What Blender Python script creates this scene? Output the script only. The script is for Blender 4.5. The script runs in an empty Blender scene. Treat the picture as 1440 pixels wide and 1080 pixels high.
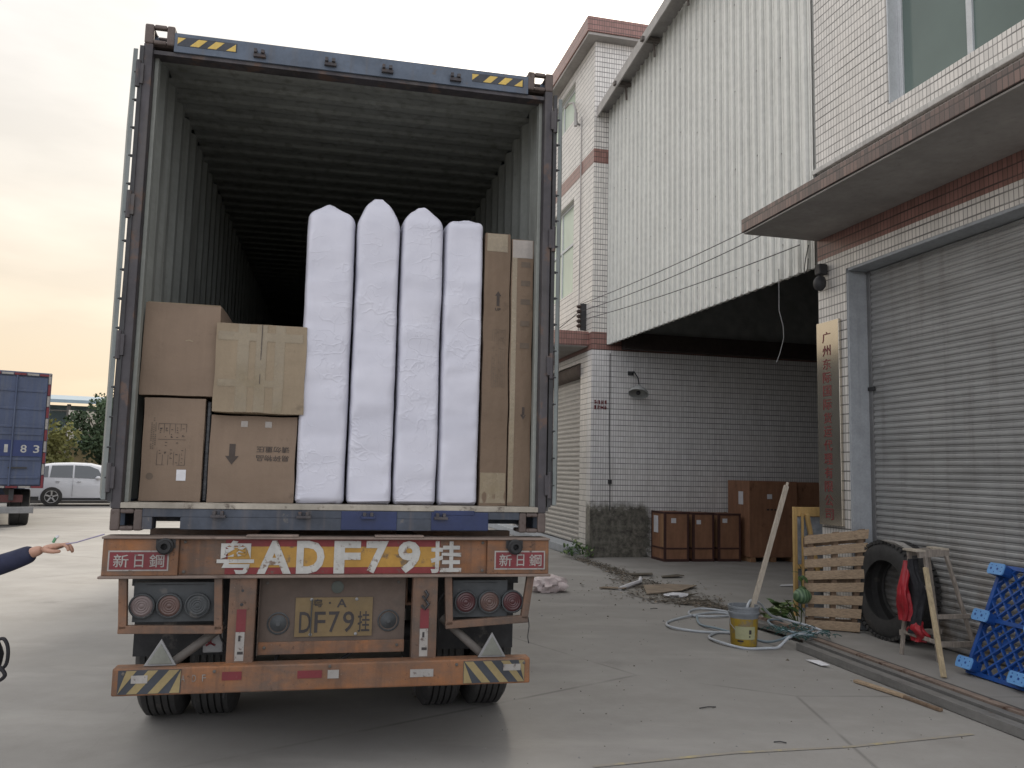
import bpy, bmesh, math, random
from mathutils import Vector, Matrix, noise
random.seed(7)
D = bpy.data
SC = bpy.context.scene
COL = SC.collection
R = math.radians

# ---------------------------------------------------------------- camera
cam_d = D.cameras.new('camera'); cam = D.objects.new('camera', cam_d); COL.objects.link(cam); SC.camera = cam
PITCH, ROLL, EYE = .10463, .02185, 1.65
_f = Vector((0, math.cos(PITCH), math.sin(PITCH))); _u = Vector((0, -math.sin(PITCH), math.cos(PITCH))); _r = Vector((1, 0, 0))
_r2 = _r * math.cos(ROLL) + _u * math.sin(ROLL); _u2 = -_r * math.sin(ROLL) + _u * math.cos(ROLL)
M = Matrix(((_r2.x, _u2.x, -_f.x, 0), (_r2.y, _u2.y, -_f.y, 0), (_r2.z, _u2.z, -_f.z, EYE), (0, 0, 0, 1)))
cam.matrix_world = M
cam_d.sensor_width = 36; cam_d.lens = 1149.98 / 1440 * 36; cam_d.clip_start = .05; cam_d.clip_end = 2000

# ---------------------------------------------------------------- world, sun, exposure
SUN_EL, SUN_AZ = R(34), R(5)          # azimuth clockwise from +Y
sd = Vector((math.sin(SUN_AZ) * math.cos(SUN_EL), math.cos(SUN_AZ) * math.cos(SUN_EL), math.sin(SUN_EL)))
W = D.worlds.new('World'); SC.world = W; W.use_nodes = True
wn = W.node_tree.nodes; wl = W.node_tree.links; wn.clear()
def wnode(t, **k):
    n = wn.new(t)
    for a, b in k.items(): setattr(n, a, b)
    return n
out = wnode('ShaderNodeOutputWorld'); bg = wnode('ShaderNodeBackground'); wl.new(bg.outputs[0], out.inputs[0])
sky = wnode('ShaderNodeTexSky', sky_type='NISHITA', sun_disc=False, sun_elevation=SUN_EL, sun_rotation=SUN_AZ, dust_density=4, air_density=1.2)
bg.inputs[1].default_value = .1
tc = wnode('ShaderNodeTexCoord'); sep = wnode('ShaderNodeSeparateXYZ'); wl.new(tc.outputs['Generated'], sep.inputs[0])
hz = wnode('ShaderNodeValToRGB'); wl.new(sep.outputs['Z'], hz.inputs[0])
cr = hz.color_ramp
for i, (p, c) in enumerate([(0, (8.4, 6.5, 4.5)), (.12, (8.2, 6.75, 5.0)), (.3, (7.3, 6.75, 5.95)), (.52, (7.3, 7.15, 7.0)), (.8, (12.2, 12.0, 11.8)), (1, (13, 12.8, 12.6))]):
    e = cr.elements[i] if i < 2 else cr.elements.new(p)
    e.position = p; e.color = (c[0], c[1], c[2], 1)
# cooler away from the sun
dt = wnode('ShaderNodeVectorMath', operation='DOT_PRODUCT'); wl.new(tc.outputs['Generated'], dt.inputs[0]); dt.inputs[1].default_value = sd
cool = wnode('ShaderNodeMapRange'); wl.new(dt.outputs['Value'], cool.inputs[0]); cool.inputs[1].default_value = .3; cool.inputs[2].default_value = -.35
mc = wnode('ShaderNodeMixRGB'); wl.new(cool.outputs[0], mc.inputs[0]); wl.new(hz.outputs[0], mc.inputs[1]); mc.inputs[2].default_value = (12.6, 12.7, 13.5, 1)
# soft wisps of cloud
mp = wnode('ShaderNodeMapping'); wl.new(tc.outputs['Generated'], mp.inputs[0]); mp.inputs['Scale'].default_value = (1.6, 1.6, 6)
nz = wnode('ShaderNodeTexNoise'); wl.new(mp.outputs[0], nz.inputs[0]); nz.inputs['Scale'].default_value = 2.3; nz.inputs['Detail'].default_value = 7
nr = wnode('ShaderNodeMapRange'); wl.new(nz.outputs[0], nr.inputs[0]); nr.inputs[1].default_value = .4; nr.inputs[2].default_value = .75; nr.inputs[3].default_value = .95; nr.inputs[4].default_value = 1.2
cl = wnode('ShaderNodeVectorMath', operation='SCALE'); wl.new(mc.outputs[0], cl.inputs[0]); wl.new(nr.outputs[0], cl.inputs['Scale'])
def glow(power, amp):
    mx = wnode('ShaderNodeMath', operation='MAXIMUM'); wl.new(dt.outputs['Value'], mx.inputs[0]); mx.inputs[1].default_value = 0
    pw = wnode('ShaderNodeMath', operation='POWER'); wl.new(mx.outputs[0], pw.inputs[0]); pw.inputs[1].default_value = power
    ml = wnode('ShaderNodeMath', operation='MULTIPLY'); wl.new(pw.outputs[0], ml.inputs[0]); ml.inputs[1].default_value = amp
    return ml
g1 = glow(60, 8); g2 = glow(8, 3.2)
ga = wnode('ShaderNodeMath', operation='ADD'); wl.new(g1.outputs[0], ga.inputs[0]); wl.new(g2.outputs[0], ga.inputs[1])
gc = wnode('ShaderNodeVectorMath', operation='SCALE'); gc.inputs[0].default_value = (1, .94, .82); wl.new(ga.outputs[0], gc.inputs['Scale'])
ad = wnode('ShaderNodeVectorMath', operation='ADD'); wl.new(cl.outputs[0], ad.inputs[0]); wl.new(gc.outputs[0], ad.inputs[1])
mx = wnode('ShaderNodeMixRGB'); mx.inputs[0].default_value = .88; wl.new(sky.outputs[0], mx.inputs[1]); wl.new(ad.outputs[0], mx.inputs[2])
wl.new(mx.outputs[0], bg.inputs[0])
sl = D.lights.new('sun', 'SUN'); sl.energy = 2.4; sl.angle = R(12); sl.color = (1, .9, .76)
so = D.objects.new('sun', sl); COL.objects.link(so); so.rotation_euler = (-sd).to_track_quat('-Z', 'Y').to_euler()
SC.view_settings.view_transform = 'Standard'; SC.view_settings.look = 'None'; SC.view_settings.exposure = .3; SC.view_settings.gamma = 1
SC.render.engine = 'CYCLES'
try:
    SC.cycles.max_bounces = 6; SC.cycles.diffuse_bounces = 3; SC.cycles.glossy_bounces = 3; SC.cycles.transmission_bounces = 4
except Exception: pass

# ---------------------------------------------------------------- frames
# 'C': container frame (x across its rear, y into it). 'B': street frame of the buildings. 'W': world
FR = {'W': (Vector((0, 0, 0)), 0), 'C': (Vector((-2.16218, 4.48333, 0)), .21083), 'B': (Vector((0, 0, 0)), .23345),
      'T': (Vector((-11.929, 20.066, 0)), R(32.5)), 'S': (Vector((-16.37, 29.52, 0)), R(28))}
ORG = {}
def fmat(fr):
    o, a = FR[fr]
    return Matrix.Translation(o) @ Matrix.Rotation(a, 4, 'Z')
def wpt(fr, p): return fmat(fr) @ Vector(p)

# ---------------------------------------------------------------- materials
def lin(c): return tuple((v / 12.92 if v <= .04045 else ((v + .055) / 1.055) ** 2.4) for v in c)
class NT:
    def __init__(s, name):
        s.m = D.materials.new(name); s.m.use_nodes = True; s.n = s.m.node_tree.nodes; s.l = s.m.node_tree.links
        s.b = s.n['Principled BSDF']
        s.tc = s.n.new('ShaderNodeTexCoord')
    def node(s, t, **k):
        n = s.n.new(t)
        for a, b in k.items(): setattr(n, a, b)
        return n
    def noise(s, scale, detail=5, rough=.55, vec=None, stretch=None):
        v = vec or s.tc.outputs['Object']
        if stretch:
            mp = s.node('ShaderNodeMapping'); s.l.new(v, mp.inputs[0]); mp.inputs['Scale'].default_value = stretch; v = mp.outputs[0]
        n = s.node('ShaderNodeTexNoise'); s.l.new(v, n.inputs[0]); n.inputs['Scale'].default_value = scale; n.inputs['Detail'].default_value = detail; n.inputs['Roughness'].default_value = rough
        return n.outputs[0]
    def rng(s, v, a, b, c=0., d=1.):
        n = s.node('ShaderNodeMapRange'); s.l.new(v, n.inputs[0])
        for i, x in enumerate((a, b, c, d)): n.inputs[i + 1].default_value = x
        return n.outputs[0]
    def mix(s, f, a, b):
        n = s.node('ShaderNodeMixRGB')
        if isinstance(f, (int, float)): n.inputs[0].default_value = f
        else: s.l.new(f, n.inputs[0])
        for i, x in ((1, a), (2, b)):
            if isinstance(x, tuple): n.inputs[i].default_value = (x[0], x[1], x[2], 1)
            else: s.l.new(x, n.inputs[i])
        return n.outputs[0]
    def mul(s, a, b):
        n = s.node('ShaderNodeMath', operation='MULTIPLY')
        for i, x in ((0, a), (1, b)):
            if isinstance(x, (int, float)): n.inputs[i].default_value = x
            else: s.l.new(x, n.inputs[i])
        return n.outputs[0]
    def bump(s, h, strength=.3, dist=.01):
        n = s.node('ShaderNodeBump'); s.l.new(h, n.inputs['Height']); n.inputs['Strength'].default_value = strength; n.inputs['Distance'].default_value = dist
        s.l.new(n.outputs[0], s.b.inputs['Normal'])
    def base(s, c):
        if isinstance(c, tuple): s.b.inputs['Base Color'].default_value = (c[0], c[1], c[2], 1)
        else: s.l.new(c, s.b.inputs['Base Color'])
    def rough(s, r):
        if isinstance(r, (int, float)): s.b.inputs['Roughness'].default_value = r
        else: s.l.new(r, s.b.inputs['Roughness'])
MATS = {}
def sc_(c, k): return tuple(v * k for v in c)
def mat(name, col, rough=.6, metal=0, var=.18, scale=5, spots=None, streak=None, bump=.15, bscale=30, bd=.004, stretch=None, spec=None):
    """col linear. spots=(colour, threshold, scale): wear patches; streak=(colour, threshold, amount): vertical run marks"""
    if name in MATS: return MATS[name]
    t = NT(name)
    c = t.mix(t.rng(t.noise(scale, stretch=stretch), .3, .7), sc_(col, 1 - var), sc_(col, 1 + var))
    c = t.mix(t.rng(t.noise(scale * 9, 6), .35, .75, 0, .35), c, sc_(col, .6))
    if streak: c = t.mix(t.mul(t.rng(t.noise(1.0, 6, stretch=(14, 14, .8)), streak[1], streak[1] + .18), streak[2]), c, streak[0])
    if spots: c = t.mix(t.rng(t.noise(spots[2], 8, .65), spots[1], spots[1] + .08), c, spots[0])
    t.base(c); t.rough(t.rng(t.noise(scale * 3), .3, .7, max(.05, rough - .1), min(1, rough + .1)))
    t.b.inputs['Metallic'].default_value = metal
    if spec is not None: t.b.inputs['Specular IOR Level'].default_value = spec
    if bump: t.bump(t.noise(bscale, 6), bump, bd)
    MATS[name] = t.m
    return t.m
def walluv(t):
    g = t.node('ShaderNodeSeparateXYZ'); t.l.new(t.tc.outputs['Normal'], g.inputs[0])
    p = t.node('ShaderNodeSeparateXYZ'); t.l.new(t.tc.outputs['Object'], p.inputs[0])
    ax = t.node('ShaderNodeMath', operation='ABSOLUTE'); t.l.new(g.outputs[0], ax.inputs[0])
    ay = t.node('ShaderNodeMath', operation='ABSOLUTE'); t.l.new(g.outputs[1], ay.inputs[0])
    gt = t.node('ShaderNodeMath', operation='GREATER_THAN'); t.l.new(ax.outputs[0], gt.inputs[0]); t.l.new(ay.outputs[0], gt.inputs[1])
    m = t.node('ShaderNodeMix'); t.l.new(gt.outputs[0], m.inputs[0]); t.l.new(p.outputs[0], m.inputs[2]); t.l.new(p.outputs[1], m.inputs[3])
    c = t.node('ShaderNodeCombineXYZ'); t.l.new(m.outputs[0], c.inputs[0]); t.l.new(p.outputs[2], c.inputs[1])
    return c.outputs[0], p.outputs[2]
def tile(name, c1, c2, grout, w=.052, h=.107, stain=None):
    if name in MATS: return MATS[name]
    t = NT(name); uv, z = walluv(t)
    b = t.node('ShaderNodeTexBrick', offset=0, squash=1); t.l.new(uv, b.inputs[0])
    b.inputs['Color1'].default_value = (*c1, 1); b.inputs['Color2'].default_value = (*c2, 1); b.inputs['Mortar'].default_value = (*grout, 1)
    b.inputs['Scale'].default_value = 1; b.inputs['Mortar Size'].default_value = .0042; b.inputs['Mortar Smooth'].default_value = .1
    b.inputs['Brick Width'].default_value = w; b.inputs['Row Height'].default_value = h
    c = t.mix(t.mul(t.rng(t.noise(1.3, 6, stretch=(3, 3, .6)), .5, .8), .35), b.outputs[0], sc_(c1, .55))
    c = t.mix(t.mul(t.rng(t.noise(1.0, 8, .7, stretch=(7, 7, .35)), .54, .74), .5), c, sc_(c1, .42))
    c = t.mix(t.rng(t.noise(.8, 4), .3, .7, 0, .22), c, (.62, .56, .48) if c1[0] > .4 else c2)
    # extra dark grime in some horizontal joints
    wv = t.node('ShaderNodeMath', operation='MODULO'); t.l.new(z, wv.inputs[0]); wv.inputs[1].default_value = h
    lo = t.node('ShaderNodeMath', operation='LESS_THAN'); t.l.new(wv.outputs[0], lo.inputs[0]); lo.inputs[1].default_value = .012
    c = t.mix(t.mul(lo.outputs[0], t.rng(t.noise(2.0, 4), .35, .6, .25, .95)), c, sc_(grout, .6))
    if stain:
        zz = t.rng(z, stain[0] - .25, stain[0] + .25, 1, 0)
        p = t.node('ShaderNodeSeparateXYZ'); t.l.new(t.tc.outputs['Object'], p.inputs[0])
        xx = t.rng(p.outputs[0], stain[1] - .1, stain[1] + .35, 1, 0)
        f = t.rng(t.mul(t.mul(zz, xx), t.rng(t.noise(4, 8, .75), .3, .62, .45, 1.3)), .28, .62)
        c = t.mix(f, c, t.mix(t.rng(t.noise(9, 8, .7), .35, .65), (.045, .043, .036), (.2, .19, .16)))
    t.base(c); t.rough(.35)
    t.bump(b.outputs['Fac'], -.5, .004) if False else t.bump(t.rng(b.outputs['Fac'], 0, 1, 1, 0), .5, .003)
    MATS[name] = t.m
    return t.m
def glassy(name, col, rough=.08, spec=.8):
    if name in MATS: return MATS[name]
    t = NT(name); t.base(t.mix(t.rng(t.noise(.6), .3, .7), sc_(col, .8), sc_(col, 1.2))); t.rough(rough); t.b.inputs['Specular IOR Level'].default_value = spec
    t.bump(t.noise(1.2, 2), .05, .02)
    MATS[name] = t.m
    return t.m

RUST = (.10, .045, .022)
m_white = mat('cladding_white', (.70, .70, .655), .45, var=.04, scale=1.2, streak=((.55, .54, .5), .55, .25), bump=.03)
m_tile = tile('tile_white', (.76, .73, .69), (.62, .60, .57), (.17, .165, .155))
m_tile_s = tile('tile_white_stained', (.76, .75, .745), (.66, .65, .64), (.27, .265, .26), stain=(1.0, 1.15))
m_tile_r = tile('tile_red', (.32, .165, .14), (.23, .12, .10), (.07, .05, .045))
m_tile_d = tile('tile_red_mouldy', (.20, .13, .11), (.085, .065, .06), (.05, .04, .036))
m_plaster = mat('plaster_grey', (.36, .38, .40), .8, var=.12, spots=((.50, .52, .54), .66, 2.2), streak=((.2, .2, .2), .55, .4))
m_soffit = mat('soffit_grey', (.34, .32, .30), .9, var=.2, scale=1.5, streak=((.12, .11, .1), .6, .3))
t = NT('shutter_grey'); _p = t.node('ShaderNodeSeparateXYZ'); t.l.new(t.tc.outputs['Object'], _p.inputs[0])
c = t.mix(t.rng(t.noise(1.2, 5, .6, stretch=(1, 1, 2.5)), .35, .65), (.27, .272, .268), (.35, .352, .348))
c = t.mix(t.mul(t.rng(t.noise(1.0, 7, .65, stretch=(9, 9, .5)), .5, .7), .45), c, (.17, .165, .15))
c = t.mix(t.mul(t.rng(_p.outputs[2], .1, 1.3, 1, .1), t.rng(t.noise(3.5, 8, .7), .4, .68)), c, (.17, .135, .10))
c = t.mix(t.rng(t.noise(2.3, 5, .6), .68, .72, 0, .5), c, (.5, .5, .5))
t.base(c); t.rough(.5); t.b.inputs['Metallic'].default_value = .2; m_shut = t.m
m_shut2 = mat('shutter_beige', (.42, .40, .37), .5, metal=.15, var=.06, bump=.05)
m_dark = mat('dark_metal', (.03, .03, .032), .6, var=.3)
m_black = mat('black_rubber', (.018, .018, .019), .75, var=.3, spots=((.07, .062, .055), .6, 6), bump=.3)
m_tread = mat('tyre_rubber', (.036, .035, .034), .8, var=.3, spots=((.08, .073, .065), .6, 5), bump=.3)
def rusty(name, col, grime, amt):
    t = NT(name)
    c = t.mix(t.rng(t.noise(3, 5), .35, .65), sc_(col, .8), sc_(col, 1.25))
    c = t.mix(t.mul(t.rng(t.noise(2.2, 8, .7, stretch=(1, 1, 1.6)), .5 - amt * .12, .62), .85), c, grime)
    c = t.mix(t.mul(t.rng(t.noise(1.0, 7, .65, stretch=(22, 22, 1.2)), .5, .72), .55), c, sc_(grime, .6))
    c = t.mix(t.rng(t.noise(26, 8, .75), .60, .66, 0, .85), c, (.05, .026, .016))
    c = t.mix(t.rng(t.noise(60, 6, .7), .66, .70, 0, .5), c, (.30, .24, .19))
    t.base(c); t.rough(t.rng(t.noise(8), .3, .7, .55, .85)); t.bump(t.noise(22, 8, .7), .45, .006); MATS[name] = t.m
    return t.m
m_orange = rusty('rusty_orange', (.25, .105, .040), (.085, .066, .054), 1.0)
m_orange2 = rusty('dusty_orange', (.175, .088, .048), (.08, .064, .053), 1.3)
m_flange = mat('worn_flange', (.19, .145, .12), .7, var=.25, spots=((.1, .07, .055), .6, 9))
m_panel = mat('dusty_brown_panel', (.095, .071, .057), .85, var=.2, scale=3, spots=((.08, .062, .05), .58, 3))
m_cgreen = mat('container_inner', (.25, .262, .24), .75, var=.12, scale=3, spots=((.09, .08, .065), .68, 9), streak=((.11, .11, .095), .5, .6), bump=.15)
m_cblue = mat('container_blue', (.085, .11, .15), .6, var=.25, spots=((.10, .085, .075), .62, 8), streak=((.10, .09, .085), .55, .6), bump=.25)
m_cpost = mat('container_post', (.055, .05, .055), .65, var=.35, spots=((.10, .065, .05), .55, 8), streak=((.10, .09, .08), .5, .5), bump=.25)
m_cast = mat('corner_casting_brown', (.11, .085, .075), .7, var=.25, spots=((.05, .03, .022), .58, 12), bump=.4)
m_cdeep = mat('sill_blue_dark', (.045, .055, .075), .55, var=.4, spots=((.14, .125, .11), .63, 9), streak=((.12, .10, .09), .52, .6), bump=.3)
m_patch = mat('fresh_blue_paint', (.012, .024, .085), .35, var=.2, spots=((.10, .09, .09), .72, 14))
m_sill = mat('worn_sill_top', (.33, .30, .25), .7, var=.3, spots=((.09, .07, .055), .57, 9), bump=.4)
m_floor_c = mat('container_floor', (.10, .07, .045), .8, var=.3)
m_wpaint = mat('worn_white_paint', (.42, .415, .39), .6, var=.2, spots=((.15, .10, .07), .56, 19))
m_yellow = mat('worn_yellow_paint', (.36, .20, .035), .6, var=.25, spots=((.13, .085, .045), .56, 12))
m_dred = mat('worn_red_paint', (.17, .02, .022), .6, var=.25, spots=((.10, .07, .055), .62, 14))
m_redst = mat('red_sticker', (.15, .018, .024), .5, var=.2, spots=((.12, .08, .065), .60, 20))
m_whst = mat('white_sticker', (.30, .285, .265), .5, var=.15, spots=((.10, .075, .065), .58, 30))
m_hy = mat('hazard_yellow', (.25, .195, .09), .6, var=.2, spots=((.12, .10, .08), .66, 14))
m_hyt = mat('hazard_yellow_top', (.60, .42, .10), .6, var=.12, spots=((.12, .10, .08), .72, 14))
m_hb = mat('hazard_dark', (.035, .04, .05), .6, var=.3, spots=((.10, .08, .06), .68, 14))
m_plate = mat('plate_ochre', (.155, .108, .048), .55, var=.15, spots=((.12, .09, .06), .62, 16))
m_ink = mat('dark_ink', (.035, .03, .03), .7, var=.3, spots=((.16, .12, .08), .68, 30), bump=0)
m_printk = mat('carton_ink', (.06, .047, .04), .8, var=.3, spots=((.2, .14, .1), .66, 60), bump=0)
m_printf = mat('faded_carton_ink', (.125, .095, .07), .8, var=.2, bump=0)
def carton(name, col, crush=.35):
    t = NT(name)
    c = t.mix(t.rng(t.noise(2.5), .3, .7), sc_(col, .85), sc_(col, 1.12))
    c = t.mix(t.rng(t.noise(30, 4, stretch=(1, 1, .08)), .35, .7, 0, .25), c, sc_(col, .75))
    c = t.mix(t.rng(t.noise(7, 8, .7), .60, .70, 0, .6), c, sc_(col, .55))
    c = t.mix(t.rng(t.noise(18, 7, .75, stretch=(1, 1, 2)), .66, .70, 0, .55), c, sc_(col, 1.5))
    t.base(c); t.rough(.8); t.bump(t.noise(4, 6), crush, .03); MATS[name] = t.m
    return t.m
m_cartA = carton('carton_brown', (.205, .148, .105), .45); m_cartB = carton('carton_tan', (.255, .20, .135), .6); m_cartC = carton('carton_dark', (.155, .108, .072), .7)
m_tape = mat('packing_tape', (.225, .18, .115), .25, var=.12, bump=.3, bscale=9, bd=.006)
m_tape2 = mat('clear_tape', (.27, .24, .21), .15, var=.2, bump=.5, bscale=12)
t = NT('woven_bag_white')
c = t.mix(t.rng(t.noise(3), .3, .7), (.50, .505, .575), (.60, .60, .665))
c = t.mix(t.rng(t.noise(5, 7, .7, stretch=(1, 1, .5)), .66, .78, 0, .55), c, (.52, .44, .34))
t.base(c); t.rough(.55)
_oi = t.node('ShaderNodeObjectInfo'); _va = t.node('ShaderNodeVectorMath', operation='MULTIPLY_ADD'); _sc = t.node('ShaderNodeCombineXYZ')
for _i in range(3): t.l.new(_oi.outputs['Random'], _sc.inputs[_i])
t.l.new(_sc.outputs[0], _va.inputs[0]); _va.inputs[1].default_value = (37, 19, 53); t.l.new(t.tc.outputs['Object'], _va.inputs[2])
def crease(scale, st, w):
    n = t.noise(scale, 2, .5, vec=_va.outputs[0], stretch=st); sb = t.node('ShaderNodeMath', operation='SUBTRACT'); t.l.new(n, sb.inputs[0]); sb.inputs[1].default_value = .5
    ab = t.node('ShaderNodeMath', operation='ABSOLUTE'); t.l.new(sb.outputs[0], ab.inputs[0]); return t.rng(ab.outputs[0], 0, w, 1, 0)
mk = t.rng(t.noise(2.4, 2, vec=_va.outputs[0]), .45, .62); aa = t.node('ShaderNodeMath', operation='ADD')
t.l.new(t.mul(crease(4.5, (1, 1, 1.7), .022), mk), aa.inputs[0]); t.l.new(t.mul(crease(9, (1.6, 1, 1), .03), t.mul(mk, .55)), aa.inputs[1])
a2 = t.node('ShaderNodeMath', operation='ADD'); t.l.new(aa.outputs[0], a2.inputs[0]); t.l.new(t.mul(t.noise(2.5, 3), 1.6), a2.inputs[1])
t.bump(a2.outputs[0], .25, .012); m_bag = t.m
m_ply = mat('plywood_brown', (.25, .125, .07), .65, var=.22, scale=1.6, stretch=(6, 6, 1), spots=((.12, .055, .03), .6, 3))
m_plyd = mat('crate_edge_dark', (.055, .022, .018), .6, var=.3)
m_plyl = mat('plywood_light', (.30, .17, .09), .65, var=.22, scale=1.6, stretch=(6, 6, 1))
m_paper = mat('paper_label', (.62, .62, .64), .7, var=.06)
m_pwood = mat('pallet_wood', (.34, .25, .165), .8, var=.28, scale=6, stretch=(1.5, 6, 14), spots=((.17, .12, .08), .62, 7), bump=.4)
m_pwood2 = mat('pallet_wood_dark', (.17, .115, .075), .85, var=.3, scale=6, stretch=(6, 6, 1.5))
m_ywood = mat('pine_yellow', (.50, .33, .13), .6, var=.2, scale=4, stretch=(8, 8, 1), bump=.2)
m_gwood = mat('grey_wood', (.27, .235, .20), .85, var=.3, scale=6, stretch=(8, 8, 1.5), spots=((.42, .39, .35), .66, 9), bump=.4)
m_lwood = mat('weathered_board', (.42, .37, .30), .8, var=.22, scale=5, stretch=(9, 9, 1), spots=((.2, .17, .14), .65, 8), bump=.35)
m_plast = mat('blue_plastic', (.012, .062, .25), .35, var=.25, spots=((.03, .08, .2), .62, 4), bump=.1)
m_plastl = mat('light_blue_plastic', (.12, .30, .60), .4, var=.08, bump=.1)
m_red = mat('red_cloth', (.30, .012, .02), .5, var=.25, scale=8, bump=.4)
m_bcloth = mat('black_cloth', (.014, .014, .017), .8, var=.3, scale=8, bump=.4)
m_navy = mat('navy_cloth', (.016, .02, .05), .8, var=.3, scale=8, bump=.4)
m_skin = mat('skin', (.42, .235, .165), .5, var=.08, scale=20, bump=.1)
m_hair = mat('black_hair', (.012, .011, .011), .5, var=.3)
m_steel = mat('steel_grey', (.20, .195, .185), .55, metal=.25, var=.2, scale=4, stretch=(4, 1, 4), spots=((.12, .07, .045), .64, 5), bump=.25)
m_rusty = mat('steel_rusty', (.24, .185, .15), .7, metal=.1, var=.3, scale=4, stretch=(4, 1, 4), spots=((.09, .05, .035), .55, 5), bump=.3)
m_steeld = mat('steel_shadowed_slot', (.06, .057, .055), .7, var=.3)  # shadow between the steel profiles put into a dark colour; the kerb reuses it
m_hose = mat('hose_grey', (.40, .43, .46), .45, var=.12, bump=.1)
m_net = mat('green_net', (.012, .06, .055), .7, var=.4)
m_buck = mat('bucket_yellow', (.36, .24, .025), .55, var=.2, spots=((.20, .16, .09), .54, 9), streak=((.16, .14, .10), .48, .7))
m_buckg = mat('bucket_grey', (.22, .24, .26), .5, var=.3, spots=((.45, .45, .45), .66, 9))
m_lab = mat('bucket_label', (.36, .36, .21), .6, var=.1, spots=((.3, .28, .15), .64, 20))
m_leaf = mat('leaf_green', (.05, .10, .03), .6, var=.4, scale=9); m_leafl = mat('leaf_pale', (.16, .22, .08), .6, var=.3, scale=9)
m_vine = mat('vine_stem', (.12, .16, .05), .6)
t = NT('gourd_striped'); ct = t.node('ShaderNodeTexWave', wave_type='BANDS', bands_direction='X'); t.l.new(t.tc.outputs['Object'], ct.inputs[0]); ct.inputs['Scale'].default_value = 9; ct.inputs['Distortion'].default_value = 3
t.base(t.mix(ct.outputs[1], (.03, .075, .035), (.12, .19, .10))); t.rough(.45); m_gourd = t.m
m_litter = mat('dry_litter', (.10, .085, .065), .9, var=.5, scale=9); m_cardb = mat('old_cardboard', (.24, .19, .14), .9, var=.3)
m_pink = mat('pink_plastic_bag', (.62, .53, .52), .35, var=.12, bump=.5, bscale=14, bd=.02)
m_frame = mat('window_frame_grey', (.55, .57, .58), .5, metal=.2, var=.08)
m_gwin = glassy('window_green_glass', (.105, .145, .13), .12, .55)
m_wintop = mat('window_interior_dark', (.08, .09, .085), .6)
m_gutter = mat('gutter_grey', (.36, .345, .33), .6, metal=.2, var=.15)
m_strut0 = mat('bracket_brown', (.11, .095, .085), .7)
m_wirem = mat('wire_black', (.025, .025, .027), .6)
m_truckb = mat('truck_blue', (.055, .075, .135), .5, var=.18, scale=2, streak=((.10, .11, .13), .5, .5))
m_truckb2 = mat('truck_blue_band', (.02, .035, .12), .5, var=.12)
t = NT('car_silver_white'); t.base(t.mix(t.rng(t.noise(.7, 2), .3, .7), (.56, .57, .60), (.64, .65, .68))); t.rough(.28); t.b.inputs['Coat Weight'].default_value = .5; m_carw = t.m
m_carg = glassy('car_glass', (.03, .04, .045), .05, 1.0)
m_rim = mat('alloy_rim', (.50, .50, .50), .3, metal=.8, var=.1)
m_lampr = mat('lamp_red', (.062, .02, .022), .35, var=.2, spots=((.12, .08, .07), .62, 20)); m_lamppk = mat('lamp_dusty', (.15, .115, .11), .45, var=.2); m_lampo = mat('lamp_amber_dusty', (.085, .05, .042), .4, var=.2)
m_lbox = mat('lamp_box_dark', (.05, .055, .058), .7, var=.3, spots=((.1, .095, .09), .6, 9))
m_reflt = mat('reflector_grey', (.17, .175, .15), .6, var=.3, spots=((.12, .12, .11), .6, 10), bump=.4)
m_lightgrey = mat('zinc_grey', (.24, .24, .24), .5, metal=.3, var=.2)
m_shed = mat('roof_blue_grey', (.26, .34, .40), .5, var=.1); m_tan = mat('tan_wall', (.32, .25, .13), .8); m_board = mat('backboard_white', (.66, .61, .55), .6, var=.05)
m_strut = mat('steel_truss', (.11, .10, .09), .7)
m_pcream = mat('sign_lettering', (.17, .03, .032), .5, var=.2)
t = NT('brass_plate'); t.b.inputs['Metallic'].default_value = .85; t.base(t.mix(t.rng(t.noise(1.5, 3), .3, .7), (.46, .42, .35), (.55, .50, .42))); t.rough(.17)
t.bump(t.noise(60, 3, stretch=(1, 1, .03)), .05, .001); m_brass = t.m
m_fol = mat('foliage_dark', (.035, .06, .025), .8, var=.5, scale=.8, bump=0); m_foly = mat('foliage_yellow', (.13, .13, .035), .8, var=.4, scale=.8, bump=0)
m_bark = mat('bark', (.09, .07, .05), .9)

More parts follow.
